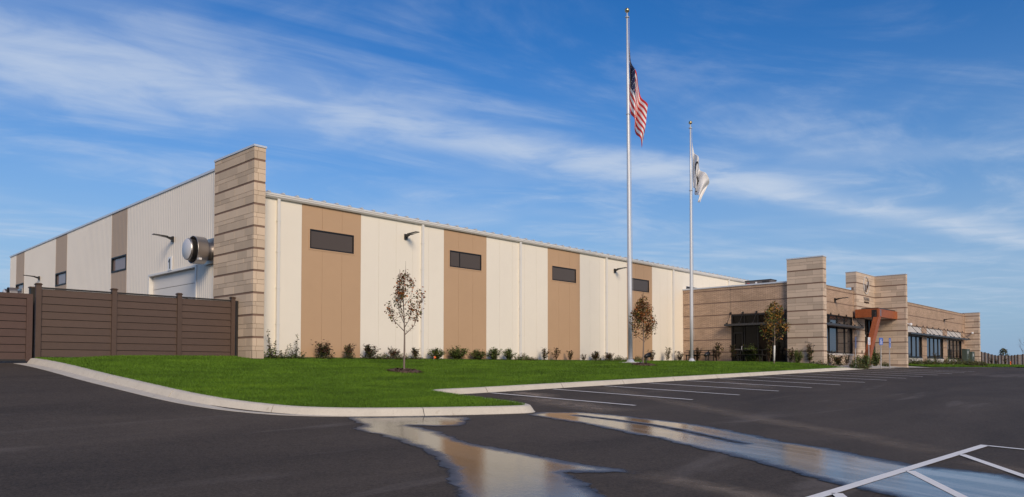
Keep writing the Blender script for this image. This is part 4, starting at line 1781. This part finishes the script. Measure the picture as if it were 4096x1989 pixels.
def sign(px_, py_, d, rz, face, lab, plates=1, tall=.46):
    q = at_d(px_, py_, d)
    t = thing('parking_sign', lab, 'sign', (q.x, q.y, zw(q.x, q.y)), rz, 'accessible parking signs')
    MB().box(-.028, .028, -.02, .02, -.1, 1.92).build('post', 'sign_post', t, local=True)
    z = 1.95
    for i in range(plates):
        pz = z-tall
        pl = MB().box(-.165, .165, -.034, -.022, pz, z).build('plate', face, t, local=True)
        col = 'sign_white' if face == 'sign_blue' else 'sign_blue'
        MB().lathe([(.028, 0), (.028, .003), (0, .003)], 10, 'y', (-.01, -.0385, z-.09)).build('symbol', col, pl, local=True)
        mb = MB()
        for k in range(14):
            a0, a1 = rad(100+k*18), rad(100+(k+1)*18)
            mb.quad(*[(r*math.cos(a)-.01, -.0372, z-.24+r*math.sin(a)) for r, a in ((.062, a0), (.085, a0), (.085, a1), (.062, a1))])
        mb.box(-.022, .004, -.0378, -.0345, z-.22, z-.11).box(-.01, .075, -.0378, -.0345, z-.235, z-.213).box(.06, .085, -.0378, -.0345, z-.31, z-.215)
        mb.build('symbol', col, pl, local=True)
        for s_ in (.375, .41):
            if s_ < tall-.02:
                MB().box(-.12, .12, -.0375, -.0345, z-s_, z-s_+.016).build('text_bar', col, pl, local=True)
        z = pz-.02


sign(3423, 1459, 46.0, rad(14), 'sign_blue', 'blue parking sign seen nearly edge on, leftmost of the four', 2, .34)
sign(3476, 1463, 46.5, rad(-6), 'sign_white', 'white parking sign in front of the leaning timber post')
sign(3524, 1461, 47.5, rad(-22), 'sign_blue', 'blue wheelchair parking sign just right of the timber post')
sign(3559, 1460, 48.0, rad(-2), 'sign_blue', 'narrow blue parking sign, rightmost in front of the stone entrance wall', 2, .30)

for (pl_, d, wx, wy, h, lab) in (((3868, 1458), 71.0, .75, .42, 1.5, 'taller green utility cabinet beside the far end pier'), ((3889, 1459), 71.6, .55, .30, 1.28, 'shorter green utility cabinet beside the far end pier')):
    q = at_d(*pl_, d)
    zb_ = zv(q.x, q.y)
    t = thing('utility_cabinet', lab, 'utility cabinet', (q.x, q.y, zb_), group='green utility cabinets')
    MB().box(0, wx+.5, 0, wy, -.1, h-.05).build('cabinet', 'cabinet_green', t, local=True)
    MB().box(-.02, wx+.52, -.02, wy+.02, h-.05, h).build('lid', 'cabinet_green', t, local=True)
    MB().box(.35, .52, -.012, -.002, h-.45, h-.2).build('sticker', 'sign_white', t, local=True)
    MB().box(.60, .66, -.03, -.002, h*.45, h*.45+.14).build('handle', 'black_metal', t, local=True)

# hydrant on the far verge
q = at_d(4042, 1471, 112)
hy = thing('fire_hydrant', 'small orange hydrant on the far right verge', 'hydrant', (q.x, q.y, zt(q.x, q.y)+.05))
MB().lathe([(.16, -.1), (.16, .05), (.11, .06), (.11, .50), (.15, .52), (.14, .62), (.06, .72), (.04, .78), (0, .78)], 14).build('barrel', 'orange', hy, smooth=True, local=True)
MB().tube([(-.2, 0, .40), (.2, 0, .40)], .06, 8).build('outlet', 'orange', hy, local=True)
hy.scale = (.75, .75, .75)

# far fence on the right
FF = thing('far_fence', 'distant grey brown board fence at the right edge', 'fence', on_x(4010, 1466, 150))
fx = [3918, 3926, 3940, 3954, 3968, 3981, 3994, 4007, 4021, 4035, 4047, 4059, 4071, 4091, 4108, 4124]
fpt = []
for i, X in enumerate(fx):
    y_t = 1409+ (14*ss(3925, 3990, X)) - 5*ss(4040, 4095, X)
    fpt.append((on_x(X, y_t, 150), on_x(X, y_t+47+3*ss(3990, 4090, X), 150)))
mat('far_board', (.36, .28, .225), .8, var=.1, vscale=2)
for tp, bt in fpt:
    MB().box(tp.x-.09, tp.x+.09, tp.y-.09, tp.y+.09, bt.z-.8, tp.z+.08).build('post', 'fence_brown', FF)
for (ta, ba), (tb, bb) in zip(fpt[:-1], fpt[1:]):
    for k in range(8):
        f0, f1 = k/8+.003, (k+1)/8-.003
        A0, B0 = ta.lerp(ba, f1), tb.lerp(bb, f1)
        A1, B1 = ta.lerp(ba, f0), tb.lerp(bb, f0)
        o_ = Vector((.04, 0, 0))
        MB().hexa([A0-o_, B0-o_, B0+o_, A0+o_, A1-o_, B1-o_, B1+o_, A1+o_]).build('board', 'far_board', FF)


# ================================================================== PLANTS
def leaf(mb, p, s_, rd, droop=.3):
    """a folded pointed leaf of four triangles"""
    a = rd.uniform(0, 2*math.pi)
    el = rd.uniform(-.9, .7)-droop
    d = Vector((math.cos(a)*math.cos(el), math.sin(a)*math.cos(el), math.sin(el)))
    sd = d.cross(Vector((rd.uniform(-.5, .5), rd.uniform(-.5, .5), 1))).normalized()
    n = sd.cross(d)
    L, W_ = s_, s_*.36
    n0 = len(mb.v)
    m_ = p+d*L*.45
    mb.v += [tuple(p), tuple(m_+sd*W_+n*W_*.3), tuple(p+d*L), tuple(m_-sd*W_+n*W_*.3), tuple(m_)]
    for f in ((0, 1, 4), (1, 2, 4), (2, 3, 4), (3, 0, 4)):
        mb.f.append(tuple(n0+i for i in f))
        mb.m.append(mb.k)


def young_tree(name, label, base, h, fork, crown, nleaf, lsize, mats, weights, seed, r0=.045, wrap=0.0, dense=.5, nb=9, lean=0.0):
    """crown(t) -> half width of the crown at height fraction t (0 at the fork, 1 at the tip)"""
    rd = random.Random(seed)
    t = thing(name, label, 'tree', base, group='young trees')
    tr = MB()
    tip = h*.97
    n = 12
    tp = []
    for i in range(n+1):
        f = i/n
        z = -.15+(tip+.15)*f
        tp.append(Vector((lean*math.sin(f*2.2)*.5+.02*math.sin(f*7+seed), .02*math.sin(f*5+seed*2), z)))
    tr.tube(tp, [max(.006, r0*(1-.92*max(0, (i/n)-.05))) for i in range(n+1)], 8)
    br = MB()
    segs = []
    at_z = lambda z: tp[min(n, max(0, int(round((z+.15)/(tip+.15)*n))))]
    for b in range(nb):
        f = (b+.2)/nb
        z0 = h*fork+(h*(1-fork))*.62*f
        az = b*2.399+rd.uniform(-.4, .4)
        p = at_z(z0)
        p = Vector((p.x, p.y, z0))
        tt0 = min(.97, f*.62+rd.uniform(.22, .42))
        w_ = crown(tt0)*rd.uniform(.8, 1.05)
        e = Vector((math.cos(az)*w_+p.x*.6, math.sin(az)*w_, h*fork+h*(1-fork)*tt0))
        mid = p.lerp(e, .5)+Vector((math.cos(az)*w_*.12, math.sin(az)*w_*.12, -.08*h*(1-fork)*.3))
        pts = [p, p.lerp(mid, .5), mid, mid.lerp(e, .5)+Vector((0, 0, .02)), e]
        r = r0*.42*(1-f*.5)
        br.tube(pts, [r, r*.8, r*.6, r*.4, .004], 5)
        segs.append((pts, w_))
        for k in range(3):
            q = pts[2].lerp(pts[4], rd.uniform(.0, .8))
            a2 = az+rd.uniform(-1.1, 1.1)
            e2 = q+Vector((math.cos(a2)*.25*w_, math.sin(a2)*.25*w_, rd.uniform(.10, .32)*h*(1-fork)))
            tl = (e2.z-h*fork)/(h*(1-fork))
            if tl < 1:
                lim = crown(max(0, tl))
                rr = math.hypot(e2.x, e2.y)
                if rr > lim and rr > 0:
                    e2.x *= lim/rr
                    e2.y *= lim/rr
            br.tube([q, q.lerp(e2, .5)+Vector((0, 0, -.015)), e2], [.007, .005, .003], 4)
            segs.append(([q, q.lerp(e2, .33), q.lerp(e2, .66), e2], .2))
    segs.append(([tp[i] for i in range(n-4, n+1)], .2))
    trunk = tr.build('trunk', 'bark', t, smooth=True, local=True)
    br.build('branches', 'twig', trunk, local=True)
    if wrap:
        MB().tube([tp[1]*1.0, tp[1].lerp(tp[5], .5), Vector((tp[4].x, tp[4].y, wrap))], [r0*1.15, r0*1.12, r0*1.05], 10).build('trunk_wrap', 'wrap_white', trunk, smooth=True, local=True)
    cr = MB()
    cnt = 0
    tries = 0
    while cnt < nleaf and tries < nleaf*20:
        tries += 1
        pts, w_ = rd.choice(segs)
        k = rd.uniform(.25, 1)*(len(pts)-1)
        i = min(int(k), len(pts)-2)
        p = pts[i].lerp(pts[i+1], k-i)
        sp = (.045+.13*dense)*h/3.6
        p = p+Vector((rd.gauss(0, sp), rd.gauss(0, sp), rd.gauss(0, sp)))
        tl = (p.z-h*fork)/(h*(1-fork))
        if tl < -.03 or tl > 1.03 or math.hypot(p.x, p.y) > crown(min(max(tl, 0), 1))*1.12+.05:
            continue
        cr.k = rd.choices(range(len(mats)), [wgt*(1+(.9*tl if mats[i_] in ('leaf_orange', 'leaf_rust', 'leaf_gold') else 0)) for i_, wgt in enumerate(weights)])[0]
        leaf(cr, p, lsize*rd.uniform(.7, 1.25), rd)
        cnt += 1
    cr.build('crown', mats, t, local=True)
    return t


def prof(pts):
    def f(t):
        for (a, va), (b, vb) in zip(pts[:-1], pts[1:]):
            if a <= t <= b:
                return va+(vb-va)*(t-a)/(b-a)
        return pts[-1][1]
    return f


P = PLACED
young_tree('maple_tree', 'sparse young tree with rusty leaves in the middle of the lawn', P['tree1'], 3.52, .36,
           prof([(0, .06), (.15, .32), (.35, .62), (.6, .68), (.78, .58), (.92, .22), (1, .04)]), 1050, .09,
           ['leaf_brown', 'leaf_rust', 'leaf_olive', 'leaf_orange', 'leaf_dark'], [4, 2.6, 2.4, .7, 1.6], 11, r0=.04, dense=.32, nb=11, lean=-.10)
young_tree('maple_tree', 'dense young tree with rust and olive leaves before the tall flagpole', P['tree2'], 3.52, .30,
           prof([(0, .10), (.14, .40), (.3, .58), (.55, .55), (.75, .36), (.9, .16), (1, .04)]), 1900, .105,
           ['leaf_brown', 'leaf_rust', 'leaf_olive', 'leaf_gold', 'leaf_dark', 'leaf_orange'], [2.6, 2.4, 3.2, .9, 1.6, .5], 17, r0=.04, dense=.55, nb=13)
young_tree('maple_tree', 'young green and orange tree with white trunk wrap before the storefront', P['tree3'], 3.60, .30,
           prof([(0, .08), (.12, .35), (.3, .72), (.5, .74), (.72, .45), (.9, .40), (1, .12)]), 1500, .125,
           ['leaf_olive', 'leaf_green', 'leaf_gold', 'leaf_orange', 'leaf_dark', 'leaf_rust'], [3.4, 2.6, 2.4, .9, 1.0, .5], 23, r0=.045, wrap=1.05, dense=.55, nb=13)


# mulch rings
def mulch_ring(c, r, label, seed):
    rd = random.Random(seed)
    mb = MB()
    N_ = 28
    for k, (rr, hh) in enumerate(((1.0, -.02), (.86, .07), (.5, .10), (.12, .08))):
        for i in range(N_):
            a = 2*math.pi*i/N_
            q_ = r*rr*(1+.05*math.sin(i*1.7+seed)+.03*rd.uniform(-1, 1))
            x, y = c.x+q_*math.cos(a), c.y+q_*math.sin(a)
            mb.v.append((x, y, zl(x, y)+hh+rd.uniform(-.012, .012)))
    for k in range(3):
        for i in range(N_):
            j = (i+1) % N_
            mb.f.append((k*N_+i, k*N_+j, (k+1)*N_+j, (k+1)*N_+i))
            mb.m.append(0)
    mb.f.append(tuple(3*N_+i for i in range(N_)))
    mb.m.append(0)
    # loose bark chips
    for i in range(700):
        a, q_ = rd.uniform(0, 6.283), r*math.sqrt(rd.uniform(0, 1.05))
        x, y = c.x+q_*math.cos(a), c.y+q_*math.sin(a)
        hh = .10 if q_ < r*.5 else .10-.1*(q_/r-.5)*1.4
        p = Vector((x, y, zl(x, y)+hh))
        d = Vector((rd.uniform(-1, 1), rd.uniform(-1, 1), rd.uniform(-.3, .6))).normalized()*rd.uniform(.03, .07)
        s_ = Vector((-d.y, d.x, rd.uniform(-.02, .03)))*.25
        mb.quad(p-d-s_, p+d-s_, p+d+s_, p-d+s_)
    tag(mb.build('mulch_ring', 'mulch'), label, kind='stuff')


mulch_ring(P['tree1'], .62, 'ring of brown bark mulch round the sparse young tree', 3)
mulch_ring(P['tree2'], .62, 'ring of brown bark mulch round the dense young tree', 5)


# shrubs: a few shapes of each sort, copied along the wall
def shrub_proto(sort, seed):
    rd = random.Random(seed)
    st, fo = MB(), MB()
    if sort == 'rose':
        mats = ['leaf_wine', 'leaf_dark', 'leaf_brown', 'leaf_olive', 'rose_yellow']
        for i in range(15):
            a = rd.uniform(0, 6.283)
            sp, hh = rd.uniform(.1, .46), rd.uniform(.5, 1.0)
            pts = [Vector((0, 0, 0)), Vector((math.cos(a)*sp*.55, math.sin(a)*sp*.55, hh*.6)), Vector((math.cos(a)*sp, math.sin(a)*sp, hh))]
            st.tube(pts, [.008, .006, .004], 4)
            for k in range(44):
                f = rd.uniform(.35, 1.02)
                p = pts[0].lerp(pts[1], f*2) if f < .5 else pts[1].lerp(pts[2], f*2-1)
                fo.k = rd.choices(range(5), [4, 3, 2, 1.4, .05])[0] if f > .5 else rd.choices(range(5), [1, 4, .6, 2, .02])[0]
                leaf(fo, p+Vector((rd.gauss(0, .06), rd.gauss(0, .06), rd.gauss(0, .05))), rd.uniform(.08, .14), rd)
        for k in range(420):
            a, r = rd.uniform(0, 6.283), .46*math.sqrt(rd.random())
            fo.k = rd.choices(range(5), [1, 4, .4, 2.4, 0])[0]
            leaf(fo, Vector((math.cos(a)*r, math.sin(a)*r, abs(rd.gauss(0, .17))+.03)), rd.uniform(.06, .11), rd)
    elif sort == 'green':
        mats = ['leaf_green', 'leaf_dark', 'leaf_olive', 'leaf_bright']
        for i in range(26):
            a = rd.uniform(0, 6.283)
            sp, hh = rd.uniform(.05, .66), rd.uniform(.62, 1.0)
            hh *= 1-.22*(sp/.66)**2
            pts = [Vector((0, 0, 0)), Vector((math.cos(a)*sp*.6, math.sin(a)*sp*.6, hh*.55)), Vector((math.cos(a)*sp, math.sin(a)*sp, hh))]
            st.tube(pts, [.008, .006, .004], 4)
            for k in range(58):
                f = rd.uniform(.15, 1.02)
                p = pts[0].lerp(pts[1], f*2) if f < .5 else pts[1].lerp(pts[2], f*2-1)
                fo.k = rd.choices(range(4), [3, 1.4, 2.4, 1.6] if f > .6 else [2, 3.4, 2, .4])[0]
                leaf(fo, p+Vector((rd.gauss(0, .07), rd.gauss(0, .07), rd.gauss(0, .06))), rd.uniform(.08, .14), rd, .1)
    elif sort == 'sparse':
        mats = ['leaf_wine', 'leaf_dark', 'leaf_olive', 'leaf_brown']
        for i in range(9):
            a = rd.uniform(0, 6.283)
            sp, hh = rd.uniform(.05, .34), rd.uniform(.55, 1.0)
            pts = [Vector((math.cos(a)*.05, math.sin(a)*.05, 0)), Vector((math.cos(a)*sp*.5, math.sin(a)*sp*.5, hh*.55)), Vector((math.cos(a)*sp, math.sin(a)*sp, hh))]
            st.tube(pts, [.008, .006, .003], 4)
            for k in range(34):
                f = rd.uniform(.2, 1.0)
                p = pts[0].lerp(pts[1], f*2) if f < .5 else pts[1].lerp(pts[2], f*2-1)
                fo.k = rd.choices(range(4), [3, 2, 2.6, 1.2])[0]
                leaf(fo, p+Vector((rd.gauss(0, .03), rd.gauss(0, .03), rd.gauss(0, .02))), rd.uniform(.065, .11), rd, -.3)
    elif sort == 'spire':
        mats = ['leaf_dark', 'leaf_olive', 'leaf_green']
        for i in range(4):
            a = rd.uniform(0, 6.283)
            hh = (1.0, .72, .6, .45)[i]
            sp = rd.uniform(.05, .22)
            pts = [Vector((0, 0, 0)), Vector((math.cos(a)*sp*.7, math.sin(a)*sp*.7, hh*.5)), Vector((math.cos(a)*sp, math.sin(a)*sp, hh))]
            st.tube(pts, [.009, .006, .003], 4)
            for k in range(38):
                f = k/38
                p = pts[0].lerp(pts[1], f*2) if f < .5 else pts[1].lerp(pts[2], f*2-1)
                fo.k = rd.choices(range(3), [3, 2, 2])[0]
                leaf(fo, p+Vector((rd.gauss(0, .012), rd.gauss(0, .012), 0)), rd.uniform(.05, .075), rd, -.2)
        for k in range(260):
            a, r = rd.uniform(0, 6.283), .30*math.sqrt(rd.random())
            fo.k = rd.choices(range(3), [3, 2, 2])[0]
            leaf(fo, Vector((math.cos(a)*r, math.sin(a)*r, abs(rd.gauss(0, .13))+.02)), rd.uniform(.05, .08), rd)
    else:                                   # low mound
        mats = ['leaf_dark', 'leaf_green', 'leaf_olive', 'leaf_brown', 'rose_white']
        for i in range(14):
            a = rd.uniform(0, 6.283)
            sp, hh = rd.uniform(.2, .9), rd.uniform(.4, 1.0)
            st.tube([Vector((0, 0, 0)), Vector((math.cos(a)*sp*.6, math.sin(a)*sp*.6, hh*.7)), Vector((math.cos(a)*sp, math.sin(a)*sp, hh))], [.008, .006, .003], 4)
        for k in range(1100):
            a, r = rd.uniform(0, 6.283), .95*math.sqrt(rd.random())
            zz_ = rd.uniform(.05, 1.0)*(1-.5*(r/.95)**2)*(.7+.3*math.sin(a*3+seed))
            fo.k = rd.choices(range(5), [3, 2.4, 1.6, .9, .05])[0]
            leaf(fo, Vector((math.cos(a)*r, math.sin(a)*r, zz_)), rd.uniform(.09, .16), rd)
    return st.mesh('stems', 'twig'), fo.mesh('foliage', mats)


PROTO = {}
for s_ in ('rose', 'green', 'sparse', 'spire', 'low'):
    PROTO[s_] = [shrub_proto(s_, 100+i*7+len(s_)) for i in range(4)]
random.seed(9)


def shrub(sort, X, Y, z, wd, hh, label, variant):
    t = thing('shrub', label, 'shrub', (X, Y, z), random.uniform(0, 6.28), 'shrubs planted along the walls')
    w0 = {'rose': 1.0, 'green': 1.3, 'sparse': .75, 'spire': .62, 'low': 1.9}[sort]
    t.scale = (wd/w0, wd/w0, hh)
    st, fo = PROTO[sort][variant % 4]
    link('stems', st, t, local=True)
    link('foliage', fo, t, local=True)


ORD = ['first', 'second', 'third', 'fourth', 'fifth', 'sixth', 'seventh', 'eighth', 'ninth', 'tenth', 'eleventh', 'twelfth', 'thirteenth', 'fourteenth', 'fifteenth', 'sixteenth', 'seventeenth', 'eighteenth', 'nineteenth',
       'twentieth', 'twenty-first', 'twenty-second', 'twenty-third', 'twenty-fourth', 'twenty-fifth', 'twenty-sixth', 'twenty-seventh', 'twenty-eighth', 'twenty-ninth', 'thirtieth']
DESC = {'rose': 'bushy dark red rose shrub', 'green': 'leafy green shrub', 'sparse': 'thin open shrub with brownish leaves', 'spire': 'shrub with tall upright leafy shoots', 'low': 'low spreading green shrub'}
c2p = lambda x: 1200+x/1.84
wall_row = [('spire', 1086, 80, 108), ('spire', 1133, 60, 50), ('spire', 1182, 70, 92), ('rose', c2p(180), 75, 64), ('rose', c2p(360), 50, 60), ('rose', c2p(515), 68, 54), ('low', c2p(615), 48, 30),
            ('rose', c2p(690), 50, 44), ('low', c2p(752), 46, 28), ('rose', c2p(850), 46, 44), ('green', c2p(995), 66, 44), ('green', c2p(1165), 78, 52), ('green', c2p(1310), 68, 42), ('green', c2p(1430), 66, 48),
            ('green', c2p(1540), 56, 44), ('low', c2p(1640), 54, 32), ('low', c2p(1715), 34, 18), ('sparse', c2p(1800), 52, 48), ('sparse', c2p(1880), 40, 48), ('sparse', c2p(1985), 40, 40),
            ('sparse', c2p(2090), 30, 28), ('rose', c2p(2180), 44, 36), ('rose', c2p(2275), 46, 32), ('low', c2p(2345), 36, 26), ('low', c2p(2400), 26, 18), ('low', 2555, 46, 24),
            ('sparse', 2607, 42, 42), ('sparse', 2671, 34, 56), ('sparse', 2719, 46, 44)]
for i, (sort, x, wp, hp) in enumerate(wall_row):
    q = on_y(x, 1440, 25.72 if sort != 'low' else 25.6)
    d = q.x*_fw[0]+q.y*_fw[1]
    s_ = d/F
    shrub(sort, q.x, q.y, zl(q.x, q.y)+.01, wp*s_*{'rose': 1.15, 'green': 1.12}.get(sort, 1.25), hp*s_*1.10, '%s at the warehouse wall, %s from the tall stone pier' % (DESC[sort], ORD[i]), i)
off_row = [('sparse', 2791, 42, 52), ('sparse', 2868, 52, 64), ('sparse', 2933, 40, 60), ('green', 3002, 50, 62), ('low', 3035, 26, 24), ('sparse', 3076, 40, 70), ('sparse', 3160, 48, 52), ('green', 3190, 40, 48), ('sparse', 3240, 54, 72)]
for i, (sort, x, wp, hp) in enumerate(off_row):
    q = on_x(x, 1447, 44.25 if x < 3140 else 44.1)
    if x > 3200:
        q = at_d(x, 1452, 44.4)
    d = q.x*_fw[0]+q.y*_fw[1]
    s_ = d/F
    shrub(sort, q.x, q.y, zl(q.x, q.y)+.02, wp*s_*1.25, hp*s_*1.2, '%s before the office side wall, %s from the warehouse corner' % (DESC[sort], ORD[i]), i+1)
ent_row = [('low', 3278, 60, 26, 17.0), ('sparse', 3318, 52, 50, 17.3), ('rose', 3352, 44, 32, 17.4), ('sparse', 3388, 40, 38, 17.4), ('low', 3440, 64, 46, 16.0), ('green', 3462, 48, 46, 15.98), ('green', 3500, 44, 50, 16.75), ('low', 3540, 26, 18, 16.6)]
for i, (sort, x, wp, hp, Y) in enumerate(ent_row):
    q = on_y(x, 1462, Y)
    d = q.x*_fw[0]+q.y*_fw[1]
    s_ = d/F
    if q.x > BX-.3:
        q.x = BX-.4
    shrub(sort, q.x, Y, zw(q.x, Y), wp*s_*1.3, hp*s_*1.35, '%s by the entrance, %s from the stone tower' % (DESC[sort], ORD[i]), i+2)
wing_row = [('low', 3650, 52, 26), ('low', 3690, 48, 20), ('low', 3722, 46, 26), ('sparse', 3741, 18, 40), ('low', 3752, 34, 22), ('low', 3795, 40, 30), ('low', 3824, 36, 26), ('low', 3850, 30, 22), ('low', 3878, 34, 26), ('low', 3908, 44, 24), ('low', 3930, 34, 18)]
for i, (sort, x, wp, hp) in enumerate(wing_row):
    Y = 17.2 if x < 3860 else 16.3
    q = on_y(x, 1460, Y)
    if q.x > 92:
        q = at_d(x, 1464, 82)
    d = q.x*_fw[0]+q.y*_fw[1]
    s_ = d/F
    shrub(sort, q.x, q.y, zv(q.x, q.y), wp*s_*1.1, hp*s_*1.25, '%s under the office wing windows, %s from the entrance wall' % (DESC[sort], ORD[i]), i)
for i, (x, hp) in enumerate(((3966, 30), (3985, 24), (4022, 26))):
    q = at_d(x, 1467, 118)
    shrub('sparse', q.x, q.y, zv(q.x, q.y), 1.0, hp*118/F, 'thin wild shrub before the distant fence, %s from the left' % ORD[i], i)

# far trees
q = at_d(4014, 1440, 150)
young_tree('far_tree', 'small dark tree standing behind the distant fence', Vector((q.x, q.y, ZC-.6)), (1466-1388)*150/F+.6, .35,
           prof([(0, .2), (.3, .75), (.6, .85), (.85, .5), (1, .1)]), 420, .30, ['leaf_dark', 'leaf_olive', 'leaf_brown'], [3, 2, 1], 41, r0=.07, dense=.6, nb=10)
q = at_d(4110, 1440, 140)
young_tree('far_tree', 'bare twiggy tree cut by the right edge of the picture', Vector((q.x, q.y, ZC-.6)), (1466-1320)*140/F+.6, .25,
           prof([(0, .3), (.3, 1.3), (.6, 1.9), (.85, 1.1), (1, .2)]), 60, .16, ['leaf_brown', 'leaf_olive'], [2, 1], 43, r0=.09, dense=.6, nb=16)

print('objects', len(bpy.data.objects), 'tris', sum(len(m.loops)-2*len(m.polygons) for m in bpy.data.meshes))


# ------------------------------------------------------------------ dried silt trails on the asphalt
def silt_mat():
    m, t, b = base_mat('silt')
    geo = t.add('ShaderNodeNewGeometry')
    at = t.add('ShaderNodeAttribute', attribute_name='wet')
    n = t.noise(geo.outputs['Position'], 3.0, 6, .65, .6)
    n2 = t.noise(geo.outputs['Position'], 22, 4, .7)
    f = t.math('MULTIPLY', at.outputs['Fac'], t.ramp(n, .30, .62, .3, 1.3))
    f = t.math('MULTIPLY', f, t.ramp(n2, .3, .7, .7, 1.2))
    b.inputs['Base Color'].default_value = (.34, .265, .195, 1)
    b.inputs['Roughness'].default_value = .9
    tr = t.add('ShaderNodeBsdfTransparent')
    ms = t.add('ShaderNodeMixShader')
    t.l.new(f, ms.inputs[0])
    t.l.new(tr.outputs[0], ms.inputs[1])
    t.l.new(b.outputs[0], ms.inputs[2])
    t.l.new(ms.outputs[0], t.n['Material Output'].inputs['Surface'])


silt_mat()
for pts, wd, op in (([(2040, 1571), (2110, 1574), (2150, 1582), (2190, 1590)], .7, .65), ([(2085, 1588), (2200, 1603), (2350, 1630), (2480, 1650)], .9, .5),
                    ([(2392, 1546), (2480, 1566), (2600, 1592), (2760, 1622), (3122, 1693), (3471, 1751), (3780, 1818)], .55, .30),
                    ([(2560, 1896), (2774, 1937), (3006, 1983), (3200, 2030)], .35, .38), ([(3890, 1846), (4000, 1872), (4130, 1900)], .4, .3),
                    ([(2870, 1520), (2960, 1536), (3080, 1556)], .6, .28)):
    P3 = [Vector((q.x, q.y)) for q in (on_t(*p) for p in pts)]
    P3 = resample(smooth_path(P3, 2), .3)
    mb = MB()
    vals = []
    K = 4
    for i, p in enumerate(P3):
        d = (P3[min(i+1, len(P3)-1)]-P3[max(i-1, 0)]).normalized()
        n = Vector((-d.y, d.x))
        e = min(1, min(i, len(P3)-1-i)/4)
        for k in range(-K, K+1):
            q = p+n*(wd*k/K*(1+.15*math.sin(i*.9)))
            mb.v.append((q.x, q.y, zt(q.x, q.y)+.0055))
            vals.append(op*e*(1-abs(k)/K)**.8)
    W2 = 2*K+1
    for i in range(len(P3)-1):
        for k in range(W2-1):
            mb.f.append((i*W2+k, (i+1)*W2+k, (i+1)*W2+k+1, i*W2+k+1))
            mb.m.append(0)
    o = mb.build('silt_trail', 'silt', lot, smooth=True)
    at_ = o.data.attributes.new('wet', 'FLOAT', 'POINT')
    at_.data.foreach_set('value', vals)
